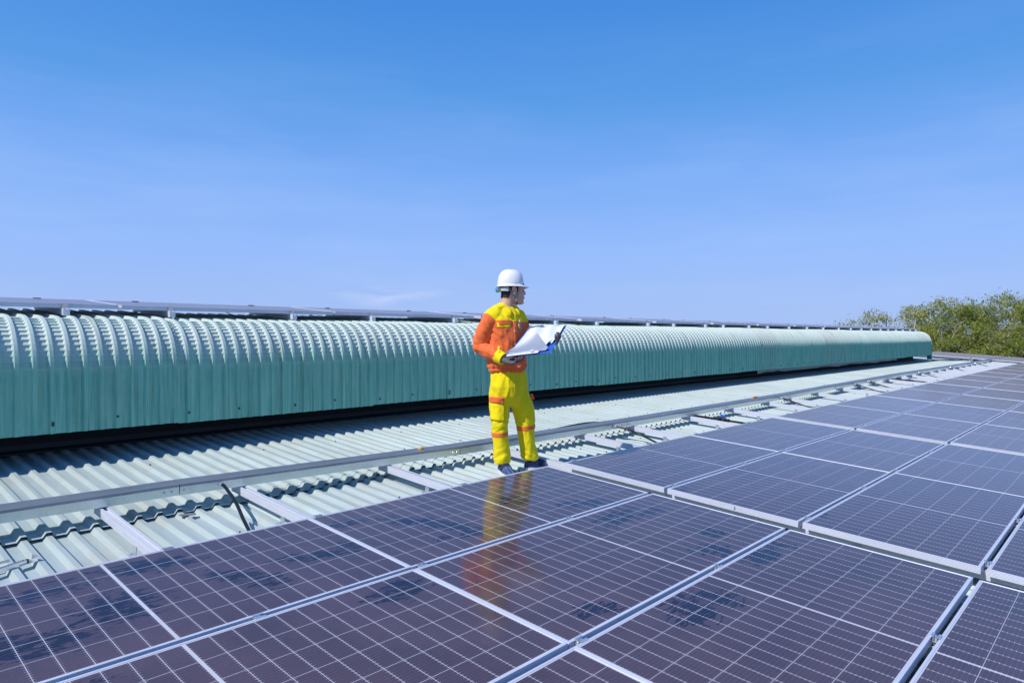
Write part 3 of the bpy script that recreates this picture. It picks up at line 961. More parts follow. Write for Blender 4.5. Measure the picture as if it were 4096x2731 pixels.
# the handwritten 3 on one frame
fc = bpy.data.curves.new('mark', 'FONT'); fc.body = '3'; fc.size = .030; fc.extrude = 0.0002
to = bpy.data.objects.new('mark', fc); C.objects.link(to)
bpy.context.view_layer.update()
me3 = bpy.data.meshes.new_from_object(to.evaluated_get(bpy.context.evaluated_depsgraph_get()))
bpy.data.objects.remove(to)
tgt = [o for o in C.objects if o.get('label', '') == 'solar panel, second row from the cable tray, first panel beyond the worker']
if tgt:
    mk = link('handwritten_mark', me3, M['black'], tgt[0])
    mk.rotation_euler = (Matrix.Rotation(-PI / 2, 3, 'Z') @ Matrix.Rotation(PI / 2, 3, 'X')).to_euler()
    mk.location = (-.0008, -.50, -.030)


# ------------------------------------------------------------------ the worker
def loft(bm, rings, seg=24, cap=True):
    """rings of (centre, half axis A, half axis B) joined into one closed tube"""
    vr = []
    for c, A, B in rings:
        c, A, B = Vector(c), Vector(A), Vector(B)
        vr.append([bm.verts.new(c + A * math.cos(2 * PI * k / seg) + B * math.sin(2 * PI * k / seg)) for k in range(seg)])
    for a, b in zip(vr, vr[1:]):
        for k in range(seg):
            bm.faces.new((a[k], a[(k + 1) % seg], b[(k + 1) % seg], b[k]))
    if cap:
        bm.faces.new(vr[0][::-1]); bm.faces.new(vr[-1])
    return vr

def ell(bm, c, r, Mr=None, sub=3):
    Mx = Matrix.Translation(c) @ (Mr.to_4x4() if Mr is not None else Matrix.Identity(4)) @ Matrix.Diagonal((*r, 1))
    bmesh.ops.create_icosphere(bm, subdivisions=sub, radius=1.0, matrix=Mx)

def remesh(bm, voxel, iters, fn=None, fac=0.5, post=0):
    me = bpy.data.meshes.new('tmp')
    bmesh.ops.recalc_face_normals(bm, faces=bm.faces)
    bm.to_mesh(me); bm.free()
    o = bpy.data.objects.new('tmp', me); C.objects.link(o)
    md = o.modifiers.new('r', 'REMESH'); md.mode = 'VOXEL'; md.voxel_size = voxel
    ms = o.modifiers.new('s', 'SMOOTH'); ms.iterations = iters; ms.factor = fac
    bpy.context.view_layer.update()
    ev = o.evaluated_get(bpy.context.evaluated_depsgraph_get())
    out = bpy.data.meshes.new_from_object(ev)
    bpy.data.objects.remove(o); bpy.data.meshes.remove(me)
    if fn:
        nrm = [v.normal.copy() for v in out.vertices]
        for v, n in zip(out.vertices, nrm):
            v.co = v.co + n * fn(v.co, n)
        out.update()
    for p in out.polygons: p.use_smooth = True
    return out

def cloth(name, col, yoke=None):
    m = Mat(name)
    p = m.coord()
    weave = m.noise(p, 320, 2)
    wr = m.noise(p, 15, 4, 0.5, stretch=(1, 1, .7), dist=.8)
    c1 = m.mix(m.rng(wr, 0.3, 0.7), tuple(c * .90 for c in col), col)
    if yoke is not None:
        x, y, z = m.sep(p)
        lat = m.math('ADD', m.math('MULTIPLY', m.math('ADD', x, .12), .69), m.math('MULTIPLY', y, .72))
        seam = m.math('ADD', .176, m.math('MULTIPLY', m.math('SUBTRACT', z, 1.250), 0.62))
        body = m.math('LESS_THAN', m.math('ABSOLUTE', lat), seam)
        up = m.math('GREATER_THAN', z, m.math('ADD', 1.256, m.math('MULTIPLY', x, -0.02)))
        c1 = m.mix(m.math('MULTIPLY', body, up), c1, m.mix(m.rng(wr, 0.3, 0.7), tuple(c * .92 for c in yoke), yoke))
    m.P(color=c1, rough=.82, spec=.25, sheen=.08)
    h = m.math('ADD', m.math('MULTIPLY', wr, 1.0), m.math('MULTIPLY', weave, .05))
    m.bump(h, .50, .014)
    return m.m
ORANGE, YELLOW = (0.95, 0.185, 0.050), (0.95, 0.74, 0.005)
M['jacket'] = cloth('orange_twill_with_yellow_yoke', ORANGE, YELLOW)
M['orange'] = cloth('orange_twill', ORANGE)
M['yellow'] = cloth('yellow_twill', YELLOW)
M['skin'] = simple('skin', (0.66, 0.385, 0.275), 0.5, var=.10, scale=30)
M['hair'] = simple('short_black_hair', (0.025, 0.018, 0.015), 0.7, var=.4, scale=200)
M['helmet'] = simple('white_helmet_plastic', (0.82, 0.82, 0.84), 0.28, var=.02)
M['strap'] = simple('grey_webbing', (0.30, 0.36, 0.34), 0.7, var=.2, scale=200)
M['harness'] = simple('grey_harness_plastic', (0.22, 0.27, 0.26), 0.5)
M['glove'] = simple('grey_knit_glove', (0.16, 0.16, 0.18), 0.95, var=.65, scale=160, bump=.7)
M['shoe'] = simple('navy_canvas', (0.055, 0.085, 0.23), 0.85, var=.35, scale=160)
M['sole'] = simple('white_rubber', (0.78, 0.79, 0.80), 0.6, var=.06)
M['check'] = simple('pale_blue_stripe', (0.16, 0.26, 0.46), 0.8)
M['button'] = simple('white_button', (0.80, 0.78, 0.80), 0.4)
M['cover'] = simple('blue_folder_cover', (0.035, 0.13, 0.50), 0.4, var=.08)
M['paper'] = simple('white_paper', (0.76, 0.78, 0.86), 0.75, var=.03, scale=4)
M['clip'] = simple('grey_clip', (0.25, 0.29, 0.38), 0.35, .3)
M['lip'] = simple('lip', (0.36, 0.13, 0.11), 0.5)
M['eye'] = simple('dark_eye', (0.02, 0.015, 0.012), 0.3)
M['chin'] = simple('dark_purple_chin_pad', (0.06, 0.035, 0.09), 0.6)

P0 = RP(2.163, -0.345, LOW + RH)
person = empty('person', P0, (0, 0, YAW - PI / 2))
tag(person, 'worker in white hard hat, orange and yellow workwear, standing with an open folder', 'person')
FD = Vector((.72, -.69, 0)); LD = Vector((.69, .72, 0)); UZ = Vector((0, 0, 1))

# arms, as (point, radius)
ARM_R = [((-.165, -.045, 1.325), .050), ((-.222, -.090, 1.304), .066), ((-.262, -.108, 1.250), .071), ((-.308, -.095, 1.145), .066), ((-.336, -.065, 1.068), .060), ((-.285, -.105, 1.026), .057), ((-.215, -.160, .988), .052), ((-.150, -.205, .955), .047)]
ARM_L = [((-.085, .045, 1.325), .050), ((-.020, .095, 1.300), .064), ((.018, .118, 1.20), .066), ((.036, .112, 1.13), .062), ((.055, .085, 1.065), .058), ((.105, .030, 1.058), .054), ((.165, -.035, 1.062), .049), ((.215, -.085, 1.068), .045)]
TORSO = [(.838, -.108, .163, .122), (.862, -.109, .166, .126), (.885, -.112, .180, .140), (.93, -.114, .184, .142), (1.0, -.115, .180, .136), (1.12, -.118, .186, .136), (1.21, -.120, .192, .130), (1.27, -.122, .185, .118), (1.315, -.124, .150, .100), (1.350, -.126, .105, .084), (1.375, -.128, .074, .068)]
LEG_R = [(-.168, -.020, .76, .080, .095), (-.172, -.025, .66, .088, .10), (-.175, -.035, .53, .077, .090), (-.173, -.05, .42, .069, .080), (-.171, -.052, .33, .064, .074), (-.166, -.045, .22, .062, .072), (-.160, -.038, .12, .065, .078), (-.158, -.042, .092, .063, .076)]
LEG_L = [(-.055, .035, .76, .098, .100), (-.03, .04, .66, .102, .105), (.020, .05, .53, .091, .095), (.038, .06, .43, .074, .082), (.044, .068, .35, .067, .076), (.058, .083, .22, .064, .073), (.076, .095, .12, .068, .078), (.079, .097, .096, .066, .075)]
PELVIS = [(.870, -.104, .150, .112), (.80, -.100, .162, .122), (.72, -.092, .174, .130), (.64, -.088, .160, .118), (.575, -.075, .10, .075), (.555, -.07, .05, .04)]

HC = Vector((-.075, .008, 0)); HF = Vector((.945, .327, 0)).normalized(); HL = Vector((-HF.y, HF.x, 0))
def hp(t, l, z): return HC + HF * t + HL * l + UZ * z
HROT = Matrix((HF, HL, UZ)).transposed()

# --- body: one continuous skin surface (head, neck, trunk and limbs under the clothes)
bm = bmesh.new()
slices = [(1.398, .088, -.030, .020), (1.408, .098, .000, .036), (1.425, .102, .020, .048), (1.445, .103, .045, .056), (1.465, .104, .066, .062), (1.49, .103, .080, .067), (1.515, .104, .090, .071), (1.54, .107, .096, .074), (1.57, .104, .098, .075), (1.60, .090, .088, .066), (1.625, .055, .055, .042)]
vr = []
for z, fr, bk, hw in slices:
    ring = []
    for k in range(28):
        a = 2 * PI * k / 28
        ca, sa = math.cos(a), math.sin(a)
        ca = math.copysign(abs(ca) ** .86, ca); sa = math.copysign(abs(sa) ** .86, sa)
        L = (fr + bk) / 2
        ring.append(bm.verts.new(hp((fr - bk) / 2 + L * ca, hw * sa, z)))
    vr.append(ring)
for a, b in zip(vr, vr[1:]):
    for k in range(28): bm.faces.new((a[k], a[(k + 1) % 28], b[(k + 1) % 28], b[k]))
bm.faces.new(vr[0][::-1]); bm.faces.new(vr[-1])
add_tube(bm, [hp(.098, 0, 1.528), hp(.108, 0, 1.508), hp(.117, 0, 1.492), hp(.112, 0, 1.480)], [.008, .009, .012, .010], 10)
for sgn in (-1, 1):
    ell(bm, hp(.108, .010 * sgn, 1.486), (.009, .008, .007), HROT, 2)
    ell(bm, hp(.098, .030 * sgn, 1.536), (.012, .020, .007), HROT, 2)
    ell(bm, hp(.078, .040 * sgn, 1.493), (.022, .020, .016), HROT, 2)
    # ear: shell and rim
    ell(bm, hp(-.006, .077 * sgn, 1.512), (.018, .007, .030), HROT @ Matrix.Rotation(.25 * sgn, 3, 'Z'), 2)
    pts = [hp(-.006 + .019 * math.cos(q), .084 * sgn, 1.514 + .031 * math.sin(q)) for q in [R(x) for x in range(-110, 181, 29)]]
    add_tube(bm, pts, .0055, 6)
ell(bm, hp(.106, 0, 1.462), (.008, .021, .0065), HROT, 2)
ell(bm, hp(.104, 0, 1.450), (.008, .019, .007), HROT, 2)
ell(bm, hp(.096, 0, 1.415), (.012, .022, .014), HROT, 2)
ell(bm, hp(.045, -.045, 1.440), (.040, .018, .030), HROT, 2)
ell(bm, hp(.045, .045, 1.440), (.040, .018, .030), HROT, 2)
add_tube(bm, [(-.128, -.005, 1.30), (-.122, -.003, 1.37), (-.108, .0, 1.43), (-.10, .002, 1.50)], [.066, .060, .056, .060], 20)
loft(bm, [((x, 0, z), LD * la * .78, FD * fo * .72) for z, x, la, fo in TORSO])
loft(bm, [((x, 0, z), LD * la * .78, FD * fo * .72) for z, x, la, fo in PELVIS])
for A in (ARM_R, ARM_L): add_tube(bm, [p for p, r in A], [r * .62 for p, r in A], 14)
for Lg in (LEG_R, LEG_L): loft(bm, [((x, y, z), (rx * .66, 0, 0), (0, ry * .66, 0)) for x, y, z, rx, ry in Lg])
head_me = remesh(bm, .0042, 3)
head_me.name = 'body'
body = link('body', head_me, M['skin'], person)
bvh_head = BVHTree.FromPolygons([v.co for v in head_me.vertices], [list(p.vertices) for p in head_me.polygons])
# --- hair: cropped, under the helmet
keep = []
def headco(co):
    d = co - HC
    return d.dot(HF), d.dot(HL), co.z
for p in head_me.polygons:
    t, l, z = headco(p.center)
    hl = 1.452 if t < -.045 else (1.452 + (t + .045) * 2.4 if t < -.012 else (1.540 if t < .014 else (1.500 if t < .030 else 1.552)))
    hl += .006 * noise.noise(p.center * 90)
    if z > hl and z < 1.60 and abs(l) < .0815: keep.append(p)
vmap, hv, hfc = {}, [], []
for p in keep:
    f = []
    for vi in p.vertices:
        if vi not in vmap:
            vmap[vi] = len(hv); v = head_me.vertices[vi]
            hv.append(v.co + v.normal * (.003 + .0012 * noise.noise(v.co * 300)))
        f.append(vmap[vi])
    hfc.append(f)
raw_obj('hair', hv, hfc, M['hair'], person, True)
for sgn in (-1, 1):
    bm = bmesh.new(); ell(bm, hp(.094, .031 * sgn, 1.514), (.009, .013, .0055), HROT, 2); bm_obj('eye', bm, M['eye'], person, True)
    bm = bmesh.new(); ell(bm, hp(.107, .031 * sgn, 1.531), (.005, .021, .0035), HROT, 2); bm_obj('eyebrow', bm, M['hair'], person, True)
bm = bmesh.new(); ell(bm, hp(.1105, 0, 1.456), (.004, .018, .0028), HROT, 2); bm_obj('mouth', bm, M['lip'], person, True)

# --- hard hat
helmet = empty('hard_hat'); helmet.parent = person
HB = 1.555; HX = Vector((-.080, .005, 0))
def shell(bm, a, b, h, off=0.0, rows=12, seg=48):
    vr = []
    for i in range(rows + 1):
        f = (i / rows) * PI / 2
        rr = max(math.cos(f), 0) ** .72; zz = math.sin(f) ** .92
        ring = []
        for k in range(seg):
            q = 2 * PI * k / seg
            t = (a * (1.06 if math.cos(q) < 0 else 1.0) + off) * rr * math.cos(q); l = (b + off) * rr * math.sin(q)
            ridge = .0075 * max(0.0, 1 - (l / .026) ** 2) if (abs(l) < .026) else 0.0
            side = .004 * math.exp(-((abs(l) - .048) / .010) ** 2) * (1 if t > -.02 else .4)
            up = min(1.0, zz * 1.5)
            ring.append(bm.verts.new(HX + HF * (t * (1 + .06 * ridge / .0075 * up * (1 if t > 0 else .6))) + HL * l + UZ * (HB + (h + off) * zz + (ridge + side) * up)))
        vr.append(ring)
    for p, q in zip(vr, vr[1:]):
        for k in range(seg): bm.faces.new((p[k], p[(k + 1) % seg], q[(k + 1) % seg], q[k]))
    bmesh.ops.remove_doubles(bm, verts=bm.verts, dist=.0004)
    return vr
bm = bmesh.new(); shell(bm, .108, .100, .130); bm_obj('shell', bm, M['helmet'], helmet, True)
bm = bmesh.new(); shell(bm, .108, .100, .130, -.004); bm_obj('liner', bm, M['harness'], helmet, True)
bm = bmesh.new()
seg = 56; rows = []
for j, (d, dz) in enumerate(((-.002, .010), (.004, .001), (.5, -.004), (1.0, -.008), (1.0, -.0115), (.5, -.008), (-.003, -.003))):
    ring = []
    for k in range(seg):
        q = 2 * PI * k / seg
        ext = .011 + .033 * max(0, math.cos(q)) ** 2.2
        dd = d if abs(d) < .01 else d * ext
        dz2 = dz * (1 + .5 * max(0, math.cos(q)))
        aa = .108 * (1.06 if math.cos(q) < 0 else 1.0)
        ring.append(bm.verts.new(HX + HF * ((aa + dd) * math.cos(q)) + HL * ((.100 + dd) * math.sin(q)) + UZ * (HB + dz2)))
    rows.append(ring)
for p, q in zip(rows, rows[1:] + rows[:1]):
    for k in range(seg): bm.faces.new((p[k], p[(k + 1) % seg], q[(k + 1) % seg], q[k]))
bm_obj('brim', bm, M['helmet'], helmet, True)
# headband at the back with its ratchet knob
bm = bmesh.new()
for z0, z1, q0, q1, o in ((1.502, 1.538, 118, 242, .008),):
    pr_ = None
    for i in range(25):
        q = R(q0 + (q1 - q0) * i / 24)
        c = [HX + HF * ((.096 + o + e) * math.cos(q)) + HL * ((.082 + o + e) * math.sin(q)) + UZ * z for e, z in ((0, z0 + .006 * abs(math.cos(q))), (0, z1), (.004, z1), (.004, z0 + .006 * abs(math.cos(q))))]
        c = [bm.verts.new(x) for x in c]
        if pr_:
            for k in range(4): bm.faces.new((pr_[k], pr_[(k + 1) % 4], c[(k + 1) % 4], c[k]))
        pr_ = c
bm_obj('headband', bm, simple('pale_headband', (.55, .58, .62), .4), helmet)
bm = bmesh.new()
add_box(bm, (-.124, -.034, 1.498), (-.100, .034, 1.542), Matrix.Translation(HX) @ HROT.to_4x4())
bmesh.ops.bevel(bm, geom=bm.edges[:], offset=.004, segments=2, affect='EDGES')
bm_obj('ratchet', bm, M['harness'], helmet)
bm = bmesh.new(); add_tube(bm, [HX + HF * -.124 + UZ * 1.517, HX + HF * -.136 + UZ * 1.517], .017, 14); bm_obj('knob', bm, M['cyan'], helmet)
bm = bmesh.new()
ell(bm, HX + HF * -.06 + UZ * 1.565, (.045, .075, .028), HROT, 2)
bm_obj('padding', bm, simple('dark_padding', (.03, .03, .035), .9), helmet)

def ribbon(name, bvh, path, width, mat, parent, off=.004, dirv=Vector((0, 1, 0)), thick=.002):
    """strap lying on a surface: path of (X, Z) seen from the front, widened sideways"""
    bm = bmesh.new(); prev = None
    P = catmull([Vector((x, 0, z)) for x, z in path], 6)
    for i, p in enumerate(P):
        tv = (P[min(i + 1, len(P) - 1)] - P[max(i - 1, 0)]).normalized()
        sd = Vector((tv.z, 0, -tv.x)) * width / 2
        row = []
        for s in (-1, 1):
            q = p + sd * s
            hit = bvh.ray_cast(Vector((q.x, -1, q.z)), dirv)
            y = hit[0].y if hit[0] else (prev[0].co.y + off + thick if prev else -.05)
            row.append(Vector((q.x, y - off, q.z)))
        c = [bm.verts.new(row[0]), bm.verts.new(row[1]), bm.verts.new(row[1] + Vector((0, -thick, 0))), bm.verts.new(row[0] + Vector((0, -thick, 0)))]
        if prev:
            for k in range(4): bm.faces.new((prev[k], prev[(k + 1) % 4], c[(k + 1) % 4], c[k]))
        prev = c
    return bm_obj(name, bm, mat, parent)
ribbon('chin_strap', bvh_head, [(-.108, 1.552), (-.098, 1.530), (-.072, 1.492), (-.042, 1.452)], .010, M['strap'], helmet, .006)
ribbon('chin_strap', bvh_head, [(-.008, 1.552), (-.012, 1.525), (-.020, 1.490), (-.033, 1.452)], .010, M['strap'], helmet, .005)
ribbon('chin_strap', bvh_head, [(-.037, 1.452), (-.037, 1.436), (-.036, 1.418), (-.036, 1.402)], .014, M['strap'], helmet, .006)
bm = bmesh.new(); ell(bm, Vector((-.036, -.045, 1.404)), (.013, .014, .013)); bm_obj('chin_pad', bm, M['chin'], helmet, True)
fc = bpy.data.curves.new('print', 'FONT'); fc.body = 'SAFE'; fc.size = .012; fc.extrude = .0001
to = bpy.data.objects.new('print', fc); C.objects.link(to); bpy.context.view_layer.update()
mep = bpy.data.meshes.new_from_object(to.evaluated_get(bpy.context.evaluated_depsgraph_get())); bpy.data.objects.remove(to)
pt = link('printed_mark', mep, simple('grey_print', (.30, .30, .42), .5), helmet)
pt.rotation_euler = (PI / 2, 0, math.atan2(HF.y, HF.x)); pt.location = HX + HF * -.008 + HL * -.1022 + UZ * (HB + .010)

# --- jacket
def ridge(x): return 1 - abs(x) * 2
def jacket_fold(co, n):
    x, y, z = co
    d = .0075 * noise.noise(Vector((x * 10 + z * 3, y * 10, z * 6.0)))
    k = ridge(noise.noise(Vector(((x + z * .55) * 17, y * 12, (z - x * .5) * 9)) + Vector((3, 7, 1))))
    d += .0085 * max(0, k) - .002
    ez = math.exp(-((z - 1.055) / .07) ** 2) * (1 if x < -.21 else .25)
    d += ez * .0085 * ridge(noise.noise(Vector((x * 10, y * 8, (z + .5 * x) * 34)) + Vector((1, 2, 9))))
    if z < .90: d += .003 * math.sin(math.atan2(y, x + .11) * 26 + 3 * noise.noise(Vector((x * 9, y * 9, 0))))
    if z > 1.2: d *= .75
    return d
bm = bmesh.new()
loft(bm, [((x, 0, z), LD * la, FD * fo) for z, x, la, fo in TORSO], 40)
add_tube(bm, [(-.14, -.02, 1.365), (-.195, -.065, 1.350), (-.250, -.105, 1.300)], [.050, .050, .045], 16)
add_tube(bm, [(-.11, .02, 1.365), (-.055, .062, 1.345), (-.005, .10, 1.298)], [.050, .048, .045], 16)
for A in (ARM_R, ARM_L): add_tube(bm, catmull([p for p, r in A], 3), [interp(i / (3 * (len(A) - 1)), [k / (len(A) - 1) for k in range(len(A))], [r for p, r in A]) for i in range(3 * (len(A) - 1) + 1)], 20)
jk_me = remesh(bm, .0062, 5, jacket_fold)
jk_me.name = 'jacket'
jacket = link('jacket', jk_me, M['jacket'], person)
bvh_j = BVHTree.FromPolygons([v.co for v in jk_me.vertices], [list(p.vertices) for p in jk_me.polygons])

def decal(name, bvh, quad, nx, nz, off, mat, parent, thick=.004, wob=0.0):
    """patch sewn on a surface: quad of (X, Z) corners top-left, top-right, bottom-right, bottom-left"""
    bm = bmesh.new(); g = []
    q = [Vector((a, 0, b)) for a, b in quad]; last = -.1
    for j in range(nz + 1):
        row = []
        for i in range(nx + 1):
            s, t = i / nx, j / nz
            p = (q[0] * (1 - s) + q[1] * s) * (1 - t) + (q[3] * (1 - s) + q[2] * s) * t
            hit = bvh.ray_cast(Vector((p.x, -1, p.z)), Vector((0, 1, 0)))
            if hit[0]: pos = hit[0]; n = hit[1]; last = pos.y
            else: pos = Vector((p.x, last, p.z)); n = Vector((0, -1, 0))
            row.append((pos, n))
        g.append(row)
    top = [[bm.verts.new(p + n * (off + wob * noise.noise(p * 40))) for p, n in r] for r in g]
    bot = [[bm.verts.new(p - n * thick) for p, n in r] for r in g]
    for j in range(nz):
        for i in range(nx):
            bm.faces.new((top[j][i], top[j][i + 1], top[j + 1][i + 1], top[j + 1][i]))
    edge = [(0, i) for i in range(nx)] + [(j, nx) for j in range(nz)] + [(nz, nx - i) for i in range(nx)] + [(nz - j, 0) for j in range(nz)]
    for a, b in zip(edge, edge[1:] + edge[:1]):
        bm.faces.new((top[a[0]][a[1]], bot[a[0]][a[1]], bot[b[0]][b[1]], top[b[0]][b[1]]))
    return bm_obj(name, bm, mat, parent, True)
decal('pocket_trim', bvh_j, [(-.192, 1.245), (-.088, 1.243), (-.088, 1.207), (-.190, 1.204)], 10, 4, .004, M['yellow'], jacket)
decal('pocket_flap', bvh_j, [(-.196, 1.262), (-.083, 1.266), (-.079, 1.234), (-.172, 1.224)], 12, 5, .008, M['orange'], jacket, wob=.003)
decal('pocket_flap', bvh_j, [(-.012, 1.258), (.010, 1.255), (.014, 1.228), (.004, 1.222)], 4, 4, .006, M['orange'], jacket)
decal('pocket_trim', bvh_j, [(-.022, 1.236), (.000, 1.232), (.004, 1.190), (-.014, 1.200)], 4, 4, .003, M['yellow'], jacket)
decal('placket', bvh_j, [(-.066, 1.322), (-.040, 1.316), (-.018, 1.00), (-.046, 1.00)], 4, 24, .003, M['jacket'], jacket)
decal('sleeve_tab', bvh_j, [(-.186, 1.052), (-.168, 1.052), (-.166, 1.000), (-.186, 1.000)], 3, 5, .004, M['yellow'], jacket)
decal('waistband', bvh_j, [(-.262, .868), (.036, .868), (.036, .838), (-.258, .838)], 36, 3, .0035, M['orange'], jacket)
for x, z in ((-.055, 1.176), (-.045, 1.069), (-.018, .885), (-.255, .858)):
    hit = bvh_j.ray_cast(Vector((x, -1, z)), Vector((0, 1, 0)))
    if hit[0]:
        bm = bmesh.new(); add_tube(bm, [hit[0] + hit[1] * .003, hit[0] + hit[1] * .008], .0065, 10)
        bm_obj('button', bm, M['button'], jacket)
# collar: stand and fold running round the neck, open at the front
bm = bmesh.new(); prev = None
NC = Vector((-.118, .002, 0))
for i in range(37):
    q = R(24 + 312 * i / 36)          # angle from the front, round the back
    fr_ = min(i, 36 - i) / 18.0       # 0 at the open ends, 1 at the nape
    base = NC + FD * (math.cos(q) * .074 * (1 + .16 * (1 - fr_))) + LD * (math.sin(q) * .078)
    outw = (FD * math.cos(q) + LD * math.sin(q)).normalized()
    zt = 1.352 + .062 * fr_ ** .8
    zb = 1.318 + .030 * fr_
    low = zb - .020 * (1 - fr_) - .012
    ring = [base + outw * -.006 + UZ * (zb - .01), base + outw * -.010 + UZ * zt, base + outw * .000 + UZ * (zt + .005), base + outw * (.012 + .014 * (1 - fr_)) + UZ * (zt - .012), base + outw * (.026 + .016 * (1 - fr_)) + UZ * low, base + outw * (.020 + .014 * (1 - fr_)) + UZ * (low - .001), base + outw * .006 + UZ * (zt - .010)]
    ring = [bm.verts.new(v) for v in ring]
    if prev:
        for k in range(7): bm.faces.new((prev[k], prev[(k + 1) % 7], ring[(k + 1) % 7], ring[k]))
    else: bm.faces.new(ring)
    prev = ring
bm.faces.new(prev[::-1])
bm_obj('collar', bm, M['yellow'], jacket, True)
# cuffs
for A in (ARM_R, ARM_L):
    a, b = Vector(A[-2][0]), Vector(A[-1][0])
    d = (b - a).normalized()
    bm = bmesh.new()
    add_tube(bm, [b - d * .056, b - d * .055, b + d * .014, b + d * .015, b + d * .012, b + d * .0], [A[-1][1] * 1.10, A[-1][1] * 1.17, A[-1][1] * 1.08, A[-1][1] * 1.04, A[-1][1] * .86, A[-1][1] * .80], 26)
    bm_obj('cuff', bm, M['yellow'], jacket, False)

# --- trousers
def trouser_fold(co, n):
    x, y, z = co
    left = x > -.06
    d = .0070 * noise.noise(Vector((x * 9, y * 9, z * 4.5 + (9 if left else 0))))
    d += .0085 * max(0, ridge(noise.noise(Vector((x * 20, y * 14, z * 4.0)) + Vector((1, 5, 2)))))
    kz = math.exp(-((z - .40) / .06) ** 2) + 1.25 * math.exp(-((z - .14) / .075) ** 2)
    d += kz * .0050 * ridge(noise.noise(Vector((x * 9, y * 8, (z + (.7 if left else -.7) * x) * 24)) + Vector((4, 2, 1))))
    if z > .72: d += .0035 * math.sin(math.atan2(y, x + .1) * 16 + 2) * min(1, (z - .72) / .06)
    return d
bm = bmesh.new()
loft(bm, [((x, 0, z), LD * la, FD * fo) for z, x, la, fo in PELVIS], 36)
for Lg in (LEG_R, LEG_L): loft(bm, [((x, y, z), (rx, 0, 0), (0, ry, 0)) for x, y, z, rx, ry in Lg], 28)
tr_me = remesh(bm, .0062, 5, trouser_fold); tr_me.name = 'trousers'
trousers = link('trousers', tr_me, M['yellow'], person)
bvh_t = BVHTree.FromPolygons([v.co for v in tr_me.vertices], [list(p.vertices) for p in tr_me.polygons])
decal('cargo_pocket', bvh_t, [(-.246, .585), (-.138, .588), (-.137, .437), (-.243, .452)], 12, 10, .010, M['yellow'], trousers, wob=.006)
decal('pocket_flap', bvh_t, [(-.244, .640), (-.137, .637), (-.143, .580), (-.250, .598)], 12, 6, .014, M['orange'], trousers, wob=.004)
bm = bmesh.new()
add_box(bm, (.080, .03, .47), (.103, .115, .60)); bmesh.ops.bevel(bm, geom=bm.edges[:], offset=.010, segments=3, affect='EDGES')
bm_obj('cargo_pocket', bm, M['yellow'], trousers, True)
bm = bmesh.new()
add_box(bm, (.084, .03, .604), (.107, .115, .645)); bmesh.ops.bevel(bm, geom=bm.edges[:], offset=.004, segments=2, affect='EDGES')
for v in bm.verts:
    if v.co.z < .62 and v.co.x > .100: v.co.x += .012
bm_obj('pocket_flap', bm, M['orange'], trousers, False)
def legring(Lg, z):
    zs = [-l[2] for l in Lg]
    return [interp(-z, zs, [l[k] for l in Lg]) for k in (0, 1, 3, 4)]
for Lg, zc, sl in ((LEG_R, .328, .06), (LEG_L, .366, .13)):
    bm = bmesh.new(); rings = []
    for z in (zc - .016, zc - .008, zc, zc + .008, zc + .017):
        ring = []
        for k in range(48):
            q = 2 * PI * k / 48
            x, y, rx, ry = legring(Lg, z)
            zz = z + sl * rx * math.cos(q)
            p = Vector((x + 2 * rx * math.cos(q), y + 2 * ry * math.sin(q), zz)); c = Vector((x, y, zz))
            hit = bvh_t.ray_cast(p, (c - p).normalized())
            pos = hit[0] if hit[0] and (hit[0] - c).length < .13 else c + (p - c) * .52
            ring.append(bm.verts.new(pos + (p - c).normalized() * .0035))
        rings.append(ring)
    for a, b in zip(rings, rings[1:]):
        for k in range(48): bm.faces.new((a[k], a[(k + 1) % 48], b[(k + 1) % 48], b[k]))
    bm_obj('knee_band', bm, M['orange'], trousers, True)

